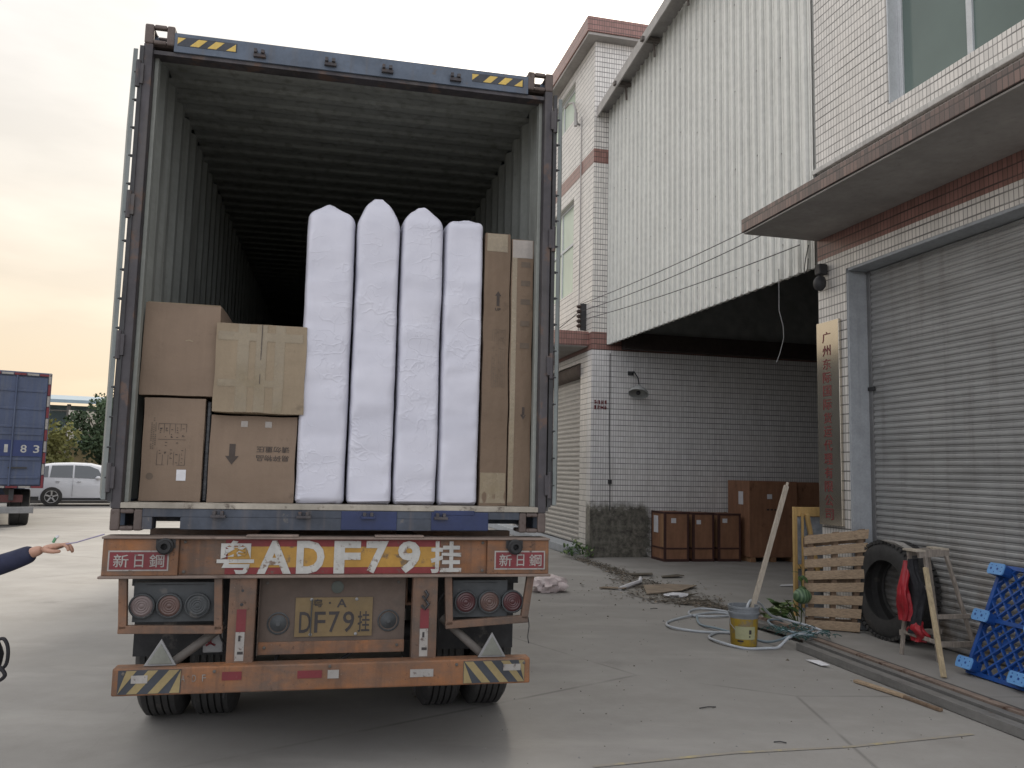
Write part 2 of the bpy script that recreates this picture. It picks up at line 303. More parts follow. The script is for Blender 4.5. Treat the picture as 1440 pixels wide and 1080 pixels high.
# ---------------------------------------------------------------- mesh builder
class MB:
    def __init__(s): s.v = []; s.f = []; s.m = []; s.mats = []; s.sm = []
    def mi(s, m):
        if m not in s.mats: s.mats.append(m)
        return s.mats.index(m)
    def add(s, vs, fs, m, smooth=False):
        k = len(s.v); i = s.mi(m); s.v += [tuple(v) for v in vs]
        for f in fs: s.f.append(tuple(a + k for a in f)); s.m.append(i); s.sm.append(smooth)
        return s
    def hexa(s, p, m):  # p: 4 bottom (ccw) + 4 top
        return s.add(p, [(3, 2, 1, 0), (4, 5, 6, 7), (0, 1, 5, 4), (1, 2, 6, 5), (2, 3, 7, 6), (3, 0, 4, 7)], m)
    def box(s, x0, x1, y0, y1, z0, z1, m):
        return s.hexa([(x0, y0, z0), (x1, y0, z0), (x1, y1, z0), (x0, y1, z0), (x0, y0, z1), (x1, y0, z1), (x1, y1, z1), (x0, y1, z1)], m)
    def beam(s, a, b, w, h, m, up=(0, 0, 1)):
        a = Vector(a); b = Vector(b); d = (b - a).normalized(); u = Vector(up)
        if abs(d.dot(u)) > .97: u = Vector((0, 1, 0))
        r = d.cross(u).normalized(); u = r.cross(d).normalized(); r *= w / 2; u *= h / 2
        return s.hexa([a - r - u, a + r - u, b + r - u, b - r - u, a - r + u, a + r + u, b + r + u, b - r + u], m)
    def tube(s, pts, r, m, n=8, caps=True, r2=None):
        pts = [Vector(p) for p in pts]; vs = []; N = len(pts); pu = None
        for i, p in enumerate(pts):
            d = (pts[min(i + 1, N - 1)] - pts[max(i - 1, 0)]).normalized()
            if pu is None:
                u = Vector((0, 0, 1)) if abs(d.z) < .9 else Vector((1, 0, 0))
            else: u = pu
            x = d.cross(u).normalized(); u = x.cross(d).normalized(); pu = u
            rr = r if r2 is None else r + (r2 - r) * i / max(1, N - 1)
            for k in range(n):
                a = 2 * math.pi * k / n; vs.append(p + (x * math.cos(a) + u * math.sin(a)) * rr)
        fs = [(i * n + k, i * n + (k + 1) % n, (i + 1) * n + (k + 1) % n, (i + 1) * n + k) for i in range(N - 1) for k in range(n)]
        if caps: fs += [tuple(range(n - 1, -1, -1)), tuple((N - 1) * n + k for k in range(n))]
        return s.add(vs, fs, m, True)
    def lathe(s, c, axis, prof, m, n=24, closed=False):  # prof: (along, radius)
        c = Vector(c); ax = Vector(axis).normalized(); u = Vector((0, 0, 1)) if abs(ax.z) < .9 else Vector((1, 0, 0))
        x = ax.cross(u).normalized(); u = x.cross(ax).normalized(); vs = []; P = len(prof)
        for a_, r in prof:
            for k in range(n):
                t = 2 * math.pi * k / n; vs.append(c + ax * a_ + (x * math.cos(t) + u * math.sin(t)) * r)
        fs = [(i * n + k, i * n + (k + 1) % n, ((i + 1) % P) * n + (k + 1) % n, ((i + 1) % P) * n + k) for i in range(P if closed else P - 1) for k in range(n)]
        if not closed: fs += [tuple(range(n - 1, -1, -1)), tuple((P - 1) * n + k for k in range(n))]
        return s.add(vs, fs, m, True)
    def prism(s, poly, d, m):  # poly of 3d pts, extruded by vector d
        n = len(poly); d = Vector(d); a = [Vector(p) for p in poly]; vs = a + [p + d for p in a]
        fs = [tuple(range(n - 1, -1, -1)), tuple(range(n, 2 * n))] + [(k, (k + 1) % n, n + (k + 1) % n, n + k) for k in range(n)]
        return s.add(vs, fs, m)
    def blob(s, c, r, m, n=12, seed=0, amp=.1, fr=2.0):
        c = Vector(c); vs = []; fs = []
        r = r if isinstance(r, (tuple, list)) else (r, r, r)
        for i in range(n + 1):
            th = math.pi * i / n
            for k in range(2 * n):
                ph = math.pi * k / n; d = Vector((math.sin(th) * math.cos(ph), math.sin(th) * math.sin(ph), math.cos(th)))
                q = 1 + amp * noise.noise(d * fr + Vector((seed, seed * 2, 0))); vs.append(c + Vector((d.x * r[0], d.y * r[1], d.z * r[2])) * q)
        w = 2 * n
        for i in range(n):
            for k in range(w): fs.append((i * w + k, (i + 1) * w + k, (i + 1) * w + (k + 1) % w, i * w + (k + 1) % w))
        return s.add(vs, fs, m, True)
    def glyph(s, ch, o, ux, uz, m, w=None, h=None, depth=.002, bold=0, x0=None):
        """text fitted to w x h, lower-left corner at o, along unit ux / uz, raised by depth"""
        ux = Vector(ux); uz = Vector(uz); nrm = ux.cross(uz)
        c = D.curves.new('t', 'FONT'); c.body = ch; c.size = 1; c.offset = bold; c.resolution_u = 3; c.extrude = .5
        ob = D.objects.new('t', c); COL.objects.link(ob); bpy.context.view_layer.update()
        me = ob.to_mesh(); vs = [v.co.copy() for v in me.vertices]; fs = [tuple(p.vertices) for p in me.polygons]
        ob.to_mesh_clear(); D.objects.remove(ob); D.curves.remove(c)
        if not vs: return s
        ax = min(v.x for v in vs); bx = max(v.x for v in vs); ay = min(v.y for v in vs); by = max(v.y for v in vs)
        if w is None: w = (bx - ax) * h / (by - ay)
        if h is None: h = (by - ay) * w / (bx - ax)
        sx = w / (bx - ax); sy = h / (by - ay); o = Vector(o)
        out = [o + ux * ((v.x - ax) * sx) + uz * ((v.y - ay) * sy) + nrm * ((v.z + .5) * depth) for v in vs]
        return s.add(out, fs, m)
def mesh(name, mb, smooth_all=False):
    me = D.meshes.new(name); me.from_pydata(mb.v, [], mb.f)
    for m in mb.mats: me.materials.append(m)
    me.polygons.foreach_set('material_index', mb.m)
    me.polygons.foreach_set('use_smooth', [True] * len(mb.f) if smooth_all else mb.sm)
    me.update()
    if any(mb.sm) or smooth_all:
        try: me.set_sharp_from_angle(angle=R(42))
        except Exception: pass
    return me
def props(o, label=None, cat=None, group=None, kind=None):
    if label: o['label'] = label
    if cat: o['category'] = cat
    if group: o['group'] = group
    if kind: o['kind'] = kind
    return o
def thing(name, label, cat, fr, base, group=None):
    o = D.objects.new(name, None); COL.objects.link(o); o.empty_display_size = .2
    o.matrix_world = fmat(fr) @ Matrix.Translation(base); ORG[o.name] = Vector(base)
    return props(o, label, cat, group)
def bev(o, w, seg=2):
    md = o.modifiers.new('bevel', 'BEVEL'); md.width = w; md.segments = seg; md.limit_method = 'ANGLE'; md.angle_limit = R(50)
    return o
def part(name, mb, parent, bevel=0, smooth=False, label=None, wob=0):
    off = ORG[parent.name]; mb.v = [tuple(Vector(v) - off) for v in mb.v]
    me = mesh(name, mb, smooth); o = D.objects.new(name, me); COL.objects.link(o); o.parent = parent; ORG[o.name] = off
    if bevel: bev(o, bevel)
    if label: o['label'] = label
    return o
def solo(name, mb, label, cat, fr, base, group=None, kind=None, bevel=0, smooth=False):
    off = Vector(base); mb.v = [tuple(Vector(v) - off) for v in mb.v]
    o = D.objects.new(name, mesh(name, mb, smooth)); COL.objects.link(o); o.matrix_world = fmat(fr) @ Matrix.Translation(off); ORG[o.name] = off
    if bevel: bev(o, bevel)
    return props(o, label, cat, group, kind)
def smooth_path(pts, n=6):
    P = [Vector(p) for p in pts]; out = []
    for i in range(len(P) - 1):
        a, b, c, d = P[max(i - 1, 0)], P[i], P[i + 1], P[min(i + 2, len(P) - 1)]
        for k in range(n):
            t = k / n; out.append(.5 * ((2 * b) + (c - a) * t + (2 * a - 5 * b + 4 * c - d) * t * t + (3 * b - a - 3 * c + d) * t ** 3))
    return out + [P[-1]]
X, Z, NY = (1, 0, 0), (0, 0, 1), (0, -1, 0)

# ---------------------------------------------------------------- ground
t = NT('concrete_yard')
c = t.mix(t.rng(t.noise(.22, 6, .6), .35, .65), (.205, .197, .184), (.33, .318, .30))
c = t.mix(t.rng(t.noise(.9, 9, .7), .45, .72, 0, .6), c, (.19, .178, .16))
c = t.mix(t.rng(t.noise(.5, 6, .6, stretch=(1, 3, 1)), .55, .75, 0, .4), c, (.43, .41, .385))
c = t.mix(t.rng(t.noise(14, 8, .7), .62, .75, 0, .5), c, (.17, .155, .14))
c = t.mix(t.rng(t.noise(3.1, 9, .75), .66, .70, 0, .35), c, (.44, .42, .395))
c = t.mix(t.rng(t.noise(90, 3, .8), .62, .72, 0, .55), c, (.13, .12, .11))
c = t.mix(t.rng(t.noise(70, 3, .8, stretch=(1.1, .9, 1)), .66, .74, 0, .4), c, (.55, .53, .5))
_v = t.node('ShaderNodeTexVoronoi'); t.l.new(t.tc.outputs['Object'], _v.inputs[0]); _v.inputs['Scale'].default_value = .8
c = t.mix(t.mul(t.rng(_v.outputs[0], .05, .16, 1, 0), t.rng(t.noise(5, 6, .7), .4, .6, 0, .32)), c, (.10, .092, .085))
_mp = t.node('ShaderNodeMapping'); t.l.new(t.tc.outputs['Object'], _mp.inputs[0]); _mp.inputs['Rotation'].default_value = (0, 0, -.21); _mp.inputs['Location'].default_value = (1.3, -2.1, 0)
_b = t.node('ShaderNodeTexBrick', offset=0); t.l.new(_mp.outputs[0], _b.inputs[0]); _b.inputs['Scale'].default_value = 1; _b.inputs['Mortar Size'].default_value = .006; _b.inputs['Brick Width'].default_value = 5.2; _b.inputs['Row Height'].default_value = 4.4
c = t.mix(t.mul(_b.outputs['Fac'], t.rng(t.noise(2.5, 5), .45, .7, 0, .12)), c, (.10, .095, .088))
_w = t.noise(1.0, 5, .6, stretch=(2.6, .10, 1)); c = t.mix(t.rng(_w, .58, .75, 0, .08), c, (.15, .14, .128))
vo = t.node('ShaderNodeTexVoronoi', feature='DISTANCE_TO_EDGE'); t.l.new(t.tc.outputs['Object'], vo.inputs[0]); vo.inputs['Scale'].default_value = .11
nzv = t.noise(1.2, 5)
c = t.mix(t.mul(t.rng(vo.outputs[0], 0, .0022, 1, 0), t.rng(nzv, .42, .58, 0, .6)), c, (.09, .085, .08))
t.base(c); t.rough(t.rng(t.noise(1.1, 5), .3, .7, .6, .85)); t.bump(t.noise(26, 8, .7), .22, .006); m_ground = t.m
mb = MB(); mb.add([(-400, -300, 0), (400, -300, 0), (400, 900, 0), (-400, 900, 0)], [(0, 1, 2, 3)], m_ground)
g = solo('ground', mb, None, None, 'W', (0, 0, 0), kind='structure')
# faded painted line on the concrete
t = NT('faded_yellow_line'); n = t.rng(t.noise(3, 9, .8), .50, .60)
t.base(t.mix(n, (.27, .25, .22), (.38, .32, .18))); t.rough(.8); m_line = t.m
mb = MB(); pts = [(1.6, 4.53), (2.5, 4.6), (3.3, 4.58), (4.25, 4.66)]
for a, b in zip(pts, pts[1:]): mb.add([(a[0], a[1], .004), (b[0], b[1], .004), (b[0], b[1] + .035, .004), (a[0], a[1] + .035, .004)], [(0, 1, 2, 3)], m_line)
solo('painted_line', mb, None, None, 'B', (3, 4.6, 0), kind='structure')

# ---------------------------------------------------------------- left tiled building
def shutter(mb, axis, a0, a1, z0, z1, pos, out_, m, pitch=.088, depth=.018):
    """corrugated roller curtain; axis 'y': runs along y at x=pos, bulging to out_ (+-1)"""
    prof = []; z = z0
    while z < z1 - .001:
        for f, d in ((0, 0), (.06, .25), (.18, .85), (.38, 1), (.6, .85), (.74, .3), (.78, .0), (.84, .32), (.93, .32), (.97, 0)):
            zz = z + f * pitch
            if zz <= z1: prof.append((zz, d * depth))
        z += pitch
    vs = []; ns = 28
    for zz, d in prof:
        for k in range(ns + 1):
            a = a0 + (a1 - a0) * k / ns; w = .010 * noise.noise(Vector((a * .9, zz * .8, pos))) + .004 * noise.noise(Vector((a * 2.5, zz * 3, pos))); dz = .004 * noise.noise(Vector((a * .7, round(zz / pitch) * 3.1, 1)))
            vs.append((pos + out_ * (d + w), a, zz + dz) if axis == 'y' else (a, pos + out_ * (d + w), zz + dz))
    n1 = ns + 1; fs = [(i * n1 + k, i * n1 + k + 1, (i + 1) * n1 + k + 1, (i + 1) * n1 + k) for i in range(len(prof) - 1) for k in range(ns)]
    mb.add(vs, fs, m)
    if axis == 'y': mb.box(min(pos - out_ * .016, pos - out_ * .03), max(pos - out_ * .016, pos - out_ * .03), a0, a1, z0, z1, m)
    return mb
YW, XL = 15.26, 5.24
lb = thing('tiled_building', 'three storey white tiled building with brick red bands and green windows behind the container', 'building', 'B', (XL, YW, 0))
mb = MB()
mb.box(XL, 17, YW, YW + .25, 0, 4.06, m_tile_s); mb.box(XL, 17, YW, YW + .25, 4.42, 7.9, m_tile); mb.box(XL, 17, YW, YW + .25, 8.2, 10.5, m_tile)
mb.box(XL - .003, 17, YW - .003, YW + .25, 4.06, 4.42, m_tile_r); mb.box(XL - .003, 17, YW - .003, YW + .25, 7.9, 8.2, m_tile_r)
# street side: piers and spandrels round the openings
ys0, ys1 = 15.95, 21.6          # roller opening
mb.box(XL, XL + .3, YW + .25, ys0, 0, 4.06, m_tile); mb.box(XL, XL + .3, ys1, 26, 0, 4.06, m_tile); mb.box(XL, XL + .3, ys0, ys1, 3.88, 4.06, m_tile)
mb.box(XL - .003, XL + .3, YW + .25, 26, 4.06, 4.42, m_tile_r)
w0, w1 = 16.57, 18.9
mb.box(XL, XL + .3, YW + .25, w0, 4.42, 7.9, m_tile); mb.box(XL, XL + .3, w1, 26, 4.42, 7.9, m_tile)
mb.box(XL, XL + .3, w0, w1, 4.42, 5.5, m_tile); mb.box(XL, XL + .3, w0, w1, 7.58, 7.9, m_tile)
mb.box(XL - .003, XL + .3, YW + .25, 26, 7.9, 8.2, m_tile_r)
mb.box(XL, XL + .3, YW + .25, w0, 8.2, 10.5, m_tile); mb.box(XL, XL + .3, w1, 26, 8.2, 10.5, m_tile)
mb.box(XL, XL + .3, w0, w1, 8.2, 9.38, m_tile); mb.box(XL, XL + .3, w0, w1, 10.25, 10.5, m_tile)
mb.box(16.75, 17, YW + .25, 26, 0, 10.5, m_tile); mb.box(XL + .3, 16.75, 25.75, 26, 0, 10.5, m_tile)
part('wall', mb, lb)
part('roof', MB().box(XL - .22, 17.2, YW - .22, 26.2, 10.5, 10.56, m_soffit).box(XL - .25, 17.25, YW - .25, 26.25, 10.56, 10.88, m_tile_r), lb, .006)
for (a, b, z0, z1, mid) in ((w0, w1, 5.5, 7.58, 6.65), (w0, w1, 9.38, 10.25, None)):
    f = MB(); e = .06
    for q in ((a, a + e, z0, z1), (b - e, b, z0, z1), (a + e, b - e, z0, z0 + e), (a + e, b - e, z1 - e, z1), ((a + b) / 2 - .03, (a + b) / 2 + .03, z0 + e, z1 - e)):
        f.box(XL + .10, XL + .16, *q, m_frame)
    if mid: f.box(XL + .095, XL + .165, a + e, b - e, mid - .03, mid + .03, m_frame)
    wf = part('window', f, lb, .003)
    part('pane', MB().box(XL + .12, XL + .135, a + e / 2, b - e / 2, z0 + e / 2, z1 - e / 2, glassy('pale_green_glass', (.42, .50, .40), .25, .5)), wf)
part('roller_shutter', shutter(MB(), 'y', ys0, ys1, .16, 3.6, XL + .14, -1, m_shut2, .1, .02), lb)
part('roller_box', MB().lathe((XL + .06, ys0 + .01, 3.72), (0, 1, 0), [(0, .1), (0, .15), (5.5, .15), (5.5, .1)], m_panel, 20), lb)
part('canopy', MB().box(XL - .72, XL - .004, 15.45, 22.2, 4.16, 4.45, m_tile_r).box(XL - .71, XL - .02, 15.47, 22.1, 4.14, 4.16, m_soffit), lb, .005)
part('threshold', MB().box(XL - .28, XL + .12, ys0 - .1, 24, .004, .16, m_plaster), lb, .01)
b_ = MB().box(XL - .12, XL - .005, 15.62, 15.68, 4.5, 5.05, m_dark)
for k in range(5): b_.lathe((XL - .15, 15.65, 4.55 + k * .1), (0, 0, 1), [(0, .02), (.02, .05), (.05, .055), (.07, .03)], mat('insulator_brown', (.05, .03, .025), .3), 10)
solo('insulator_rack', b_, 'rack of dark brown insulators bolted to the white tiled wall above the canopy', 'insulator rack', 'B', (XL - .1, 15.65, 4.5))
solo('wall_conduit', MB().tube([(XL - .02, 16.05, 9.2), (XL - .02, 16.05, 6.5), (XL - .03, 16.04, 4.46)], .012, m_gutter, 6), 'thin grey conduit running down the tiled street side from the bent pipe', 'conduit', 'B', (XL - .02, 16.05, 4.46))
solo('bent_pipe', MB().tube([(XL + .02, 16.25, 9.1), (XL - .06, 16.22, 9.12), (XL - .1, 16.2, 9.2), (XL - .1, 16.22, 9.42), (XL - .1, 16.4, 9.66), (XL - .1, 16.7, 9.78), (XL - .1, 17.0, 9.8)], .025, m_gutter).tube([(XL - .1, 16.2, 9.05), (XL - .1, 16.2, 9.35)], .04, m_gutter),
     'curved grey metal pipe on the tiled wall beside the top window', 'pipe', 'B', (XL - .1, 16.2, 9.1))
# red painted notice and dish shaded lamp on the passage wall
mb = MB(); rr = random.Random(3)
for row in range(2):
    for k in range(4):
        x0 = 5.30 + k * .068; z0 = 2.98 - row * .1
        for q in range(6):
            if rr.random() < .5: a = x0 + rr.random() * .02; b = z0 + rr.random() * .07; mb.box(a, a + .04, YW - .012, YW - .003, b, b + .009, m_redst)
            else: a = x0 + rr.random() * .05; mb.box(a, a + .009, YW - .0125, YW - .004, z0, z0 + .075, m_redst)
solo('wall_notice', mb, 'small red stencilled notice on the white tiled passage wall', 'notice', 'B', (5.43, YW, 2.9))
wl_ = thing('wall_lamp', 'dish shaped metal lamp on a bent arm on the tiled passage wall', 'lamp', 'B', (6.07, YW, 3.2))
part('arm', MB().tube([(6.06, YW - .01, 3.62), (6.06, YW - .18, 3.64), (6.1, YW - .3, 3.5), (6.12, YW - .32, 3.32)], .012, m_dark).box(6.0, 6.12, YW - .03, YW - .003, 3.58, 3.66, m_dark), wl_)
part('shade', MB().lathe((6.12, YW - .32, 3.36), (-.25, -.35, -1), [(0, .03), (.05, .06), (.1, .14), (.16, .19), (.2, .2), (.2, .19), (.15, .17), (.08, .1), (.05, .02)], mat('lamp_shade_grey', (.36, .37, .36), .5), 20), wl_)
part('bulb', MB().blob((6.08, YW - .37, 3.2), .045, m_dark, 6), wl_)
solo('conduit', MB().tube([(5.62, YW - .015, 4.0), (5.62, YW - .015, 2.2), (5.64, YW - .015, 1.4), (5.64, YW - .015, .9)], .008, m_dark).box(5.60, 5.67, YW - .04, YW - .003, 1.42, 1.5, m_dark),
     'thin dark cable running down the tiled passage wall', 'cable', 'B', (5.62, YW, .9))

# ---------------------------------------------------------------- corrugated shed over the passage
sh = thing('metal_shed', 'tall shed with a white corrugated metal gable over the dark passage', 'shed', 'B', (5.7, 8.6, 0))
A_, B_ = Vector((5.56, 15.25, 0)), Vector((5.79, 8.575, 0))
d_ = (B_ - A_).normalized(); L_ = (B_ - A_).length; n_ = Vector((-1, 0, 0))
def topz(y): return 9.02 + (15.26 - y) * .137
vs = []; cols = []; s_ = 0; pitch = .19
while s_ < L_:
    for f, dd in ((0, 0), (.30, 0), (.33, .035), (.49, .035), (.52, -.03), (.60, -.03), (.62, 0), (.80, 0), (.81, -.02), (.85, -.02), (.86, 0)):
        q = s_ + f * pitch
        if q < L_: cols.append((q, dd))
    s_ += pitch
for back in (0, .04):
    k0 = len(vs)
    for q, dd in cols:
        p = A_ + d_ * q + n_ * (dd - back); vs += [(p.x, p.y, 4.17), (p.x, p.y, topz(p.y))]
n = len(cols); fs = [(2 * i, 2 * i + 1, 2 * i + 3, 2 * i + 2) for i in range(n - 1)] + [(2 * n + 2 * i + 2, 2 * n + 2 * i + 3, 2 * n + 2 * i + 1, 2 * n + 2 * i) for i in range(n - 1)]
fs += [(2 * i, 2 * i + 2, 2 * n + 2 * i + 2, 2 * n + 2 * i) for i in range(n - 1)]
gw = MB().add(vs, fs, m_white)
mb = gw; rr = random.Random(5)
for q in [k * .57 + .3 for k in range(11)]:
    for z in (4.5, 5.9, 7.2, 8.5):
        p = A_ + d_ * q; zz = z + rr.uniform(-.15, .15)
        if zz < topz(p.y) - .2: mb.box(p.x - .006, p.x + .002, p.y - .008, p.y + .008, zz, zz + .016, m_gutter)
part('gable_wall', gw, sh)
mb = MB()
for (xa, xb, dz, th, m) in ((5.30, 5.62, -.02, .05, m_gutter), (5.28, 5.31, -.16, .2, m_gutter)):
    mb.hexa([(xa, 15.9, topz(15.9) + dz), (xb, 15.9, topz(15.9) + dz), (xb + .12, 3, topz(3) + dz), (xa + .12, 3, topz(3) + dz),
             (xa, 15.9, topz(15.9) + dz + th), (xb, 15.9, topz(15.9) + dz + th), (xb + .12, 3, topz(3) + dz + th), (xa + .12, 3, topz(3) + dz + th)], m)
part('verge_trim', mb, sh)
for k in range(5):
    y = 15.55 - k * 1.35; z = topz(y) - .06
    part('purlin_bracket', MB().beam((5.26, y, z - .02), (5.60, y, z - .02), .09, .07, m_strut0).beam((5.50, y, z), (5.52, y, z - .32), .03, .035, m_strut0), sh)
part('roof', MB().hexa([(5.62, 15.24, topz(15.24)), (16, 15.24, topz(15.24)), (16, 8.62, topz(8.62)), (5.75, 8.62, topz(8.62)), (5.62, 15.24, topz(15.24) + .06), (16, 15.24, topz(15.24) + .06), (16, 8.62, topz(8.62) + .06), (5.75, 8.62, topz(8.62) + .06)], m_gutter), sh)
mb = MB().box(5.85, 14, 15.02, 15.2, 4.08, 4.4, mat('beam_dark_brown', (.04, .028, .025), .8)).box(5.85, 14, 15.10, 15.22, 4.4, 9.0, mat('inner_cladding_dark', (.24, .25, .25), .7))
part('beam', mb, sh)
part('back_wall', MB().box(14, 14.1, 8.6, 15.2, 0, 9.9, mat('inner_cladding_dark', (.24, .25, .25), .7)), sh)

# ---------------------------------------------------------------- right tiled building
XF, YC = 5.8, 8.56
rb = thing('warehouse_building', 'white tiled warehouse front with a big roller door and a red tiled canopy', 'building', 'B', (XF, YC, 0))
oy0, oy1, oz = 2.6, 8.02, 4.02
mb = MB()
mb.box(XF, XF + .28, oy1 + .003, YC, 0, 4.23, m_tile); mb.box(XF, XF + .28, -1, oy0 - .003, 0, 4.23, m_tile); mb.box(XF, XF + .28, oy0 - .003, oy1 + .003, oz, 4.23, m_tile)
mb.box(XF - .003, XF + .28, -1, YC + .003, 4.23, 4.56, m_tile_r)
wy0, wy1, wz0, wz1 = 3.6, 7.25, 5.63, 8.4
mb.box(XF, XF + .28, wy1, YC, 4.56, 10.2, m_tile); mb.box(XF, XF + .28, -1, wy0, 4.56, 10.2, m_tile); mb.box(XF, XF + .28, wy0, wy1, 4.56, wz0, m_tile); mb.box(XF, XF + .28, wy0, wy1, wz1, 10.2, m_tile)
mb.box(XF + .28, 15, YC - .25, YC, 0, 10.2, m_tile); mb.box(XF + .28, 15, -1, -.75, 0, 10.2, m_tile); mb.box(14.75, 15, -.75, YC - .25, 0, 10.2, m_tile)
part('wall', mb, rb)
part('roof', MB().box(XF - .1, 15.1, -1.1, YC + .1, 10.2, 10.4, m_soffit), rb)
part('jamb', MB().box(XF - .002, XF + .30, oy1 - .001, oy1 + .002, 0, oz, m_plaster).box(XF + .004, XF + .3, oy1 - .03, oy1 - .0015, 0, oz - .06, m_plaster), rb)
part('lintel_soffit', MB().box(XF + .004, XF + .29, oy0, oy1 - .03, oz - .03, oz - .001, m_plaster), rb)
part('door_guide', MB().box(XF + .235, XF + .285, oy1 - .09, oy1 - .032, 0, oz - .035, mat('guide_steel', (.2, .2, .2), .5, metal=.4)), rb, .004)
part('roller_door', shutter(MB(), 'y', oy0, oy1 - .05, .01, oz - .04, XF + .26, -1, m_shut, .068, .014), rb)
part('door_lock', MB().box(XF + .215, XF + .24, oy1 - .14, oy1 - .04, 2.62, 2.66, m_dark), rb)
mb = MB().box(4.81, XF - .004, 1.0, 8.55, 4.48, 4.5, m_soffit).box(4.79, XF - .004, .98, 8.57, 4.502, 4.66, m_tile_d)
part('canopy', mb, rb, .006)
part('ledge', MB().box(XF - .06, XF - .004, -1, YC, 5.30, 5.36, mat('ledge_white', (.5, .49, .46), .7, streak=((.2, .19, .18), .5, .6))), rb, .008)
f = MB(); e = .07; XG = XF + .13
for q in ((wy1 - e, wy1, wz0, wz1), (wy0, wy0 + e, wz0, wz1), (wy0 + e, wy1 - e, wz0, wz0 + e), (wy0 + e, wy1 - e, wz1 - e, wz1), (6.22, 6.29, wz0 + e, wz1 - e), (5.1, 5.17, wz0 + e, wz1 - e)):
    f.box(XG, XG + .07, *q, m_frame)
f.box(XF + .004, XG, wy1 - .02, wy1 - .001, wz0 + .01, wz1 - .01, m_frame)
wf = part('window', f, rb, .004)
part('pane', MB().box(XG + .025, XG + .04, wy0 + .03, wy1 - .03, wz0 + .03, wz1 - .03, m_gwin), wf)
part('drip_edge', MB().tube([(XF - .03, YC - .05, 5.3), (XF - .06, YC - .02, 5.2), (XF - .05, YC - .03, 4.9), (XF - .05, YC - .03, 4.68)], .012, m_dark), rb)

# name board on the column
sg = thing('name_board', 'tall narrow brass name board with red Chinese characters on the column', 'sign', 'B', (XF - .03, 8.33, 1.1))
part('board', MB().box(XF - .045, XF - .008, 8.125, 8.545, 1.10, 3.46, m_brass), sg, .004)
mb = MB(); chars = '广州东际国际货运代理有限公司'; z = 3.33
for ch in chars:
    mb.glyph(ch, (XF - .0455, 8.43, z - .12), (0, -1, 0), Z, m_pcream, w=.155, h=.125, depth=.003, bold=.006); z -= .1575
part('lettering', mb, sg)
cm = thing('security_camera', 'small black box and round camera hanging under the canopy at the column', 'camera', 'B', (XF, 8.38, 4.08))
part('housing', MB().box(XF - .13, XF - .02, 8.33, 8.44, 4.02, 4.15, m_dark), cm, .015)
part('dome', MB().blob((XF - .1, 8.38, 3.92), (.075, .075, .095), m_dark, 8), cm)
part('bracket', MB().tube([(XF - .005, 8.5, 4.05), (XF - .08, 8.44, 4.07)], .012, m_dark), cm)

# overhead wires across the shed
def cable(name, a, b, sag, r, label, group=None, fr='B'):
    a = Vector(a); b = Vector(b); pts = [a.lerp(b, i / 16) - Vector((0, 0, sag * 4 * (i / 16) * (1 - i / 16))) for i in range(17)]
    return solo(name, MB().tube(pts, r, m_wirem, 6), label, 'cable', fr, tuple(a))
cable('overhead_wire', (XL - .12, 15.55, 5.03), (5.45, 8.6, 4.86), .05, .006, 'uppermost black wire crossing the white corrugated wall to the canopy')
cable('overhead_wire', (XL - .12, 15.55, 4.88), (5.5, 8.6, 4.74), .08, .006, 'black wire crossing the white corrugated wall just below the uppermost one')
cable('overhead_wire', (XL - .12, 15.55, 4.7), (5.56, 8.56, 4.42), .06, .006, 'lowest black wire running from the insulators to under the canopy')
cable('overhead_wire', (XL - .12, 15.7, 4.9), (4.9, 21, 4.6), .1, .008, 'black wire running back along the tiled building from the insulators')
solo('hanging_wire', MB().tube([(5.7, 9.25, 4.3), (5.71, 9.27, 4.0), (5.69, 9.24, 3.75), (5.72, 9.2, 3.55), (5.74, 9.22, 3.4), (5.70, 9.25, 3.2), (5.66, 9.27, 3.08)], .006, mat('wire_grey', (.2, .2, .2), .6), 5),
     'thin loose wire dangling from the edge of the shed cladding', 'cable', 'B', (5.7, 9.25, 3.1))
solo('wire_loop', MB().tube([(5.72, 8.62, 4.45), (5.7, 8.66, 4.28), (5.7, 8.69, 4.16), (5.7, 8.66, 4.1), (5.7, 8.62, 4.16), (5.71, 8.62, 4.28)], .006, m_wirem, 5), 'small loop of black wire hanging below the canopy end', 'cable', 'B', (5.7, 8.65, 4.1))

# ---------------------------------------------------------------- shipping container
ZB = 1.276; ZT = 4.172; CW = 2.438; CL = 12.19
ct = thing('shipping_container', 'open blue shipping container with pale grey green ribbed inside', 'container', 'C', (CW / 2, 0, ZB))
def ribs(xin, sgn):
    """vertical corrugation: inner surface at xin, ribs go outward by sgn"""
    prof = []; y = .1
    while y < CL - .1:
        for f, dd in ((0, 0), (.26, 0), (.5, 1), (.76, 1)):
            yy = y + f * .278
            if yy < CL - .1: prof.append((yy, dd * .036))
        y += .278
    prof.append((CL - .1, 0)); m = MB(); vs = []
    for off in (0, .004):
        for yy, dd in prof: x = xin + sgn * (dd + off); vs += [(x, yy, ZB + .15), (x, yy, ZT - .06)]
    n = len(prof)
    fa = [(2 * i, 2 * i + 1, 2 * i + 3, 2 * i + 2) for i in range(n - 1)]
    m.add(vs[:2 * n], fa, m_cgreen); m.add(vs[2 * n:], [tuple(reversed(f)) for f in fa], m_cblue)
    return m
part('side_wall', ribs(.052, -1), ct); part('side_wall', ribs(CW - .052, 1), ct)
prof = []; y = .12
while y < CL - .1:
    for f, dd in ((0, 0), (.3, 0), (.42, .5), (.5, 1), (.85, 1), (.93, .5)):
        prof.append((min(y + f * .23, CL - .1), dd * .010))
    y += .23
vs = []
for off in (0, .005):
    for yy, dd in prof: vs += [(.02, yy, ZT - .075 + dd + off), (CW - .02, yy, ZT - .075 + dd + off)]
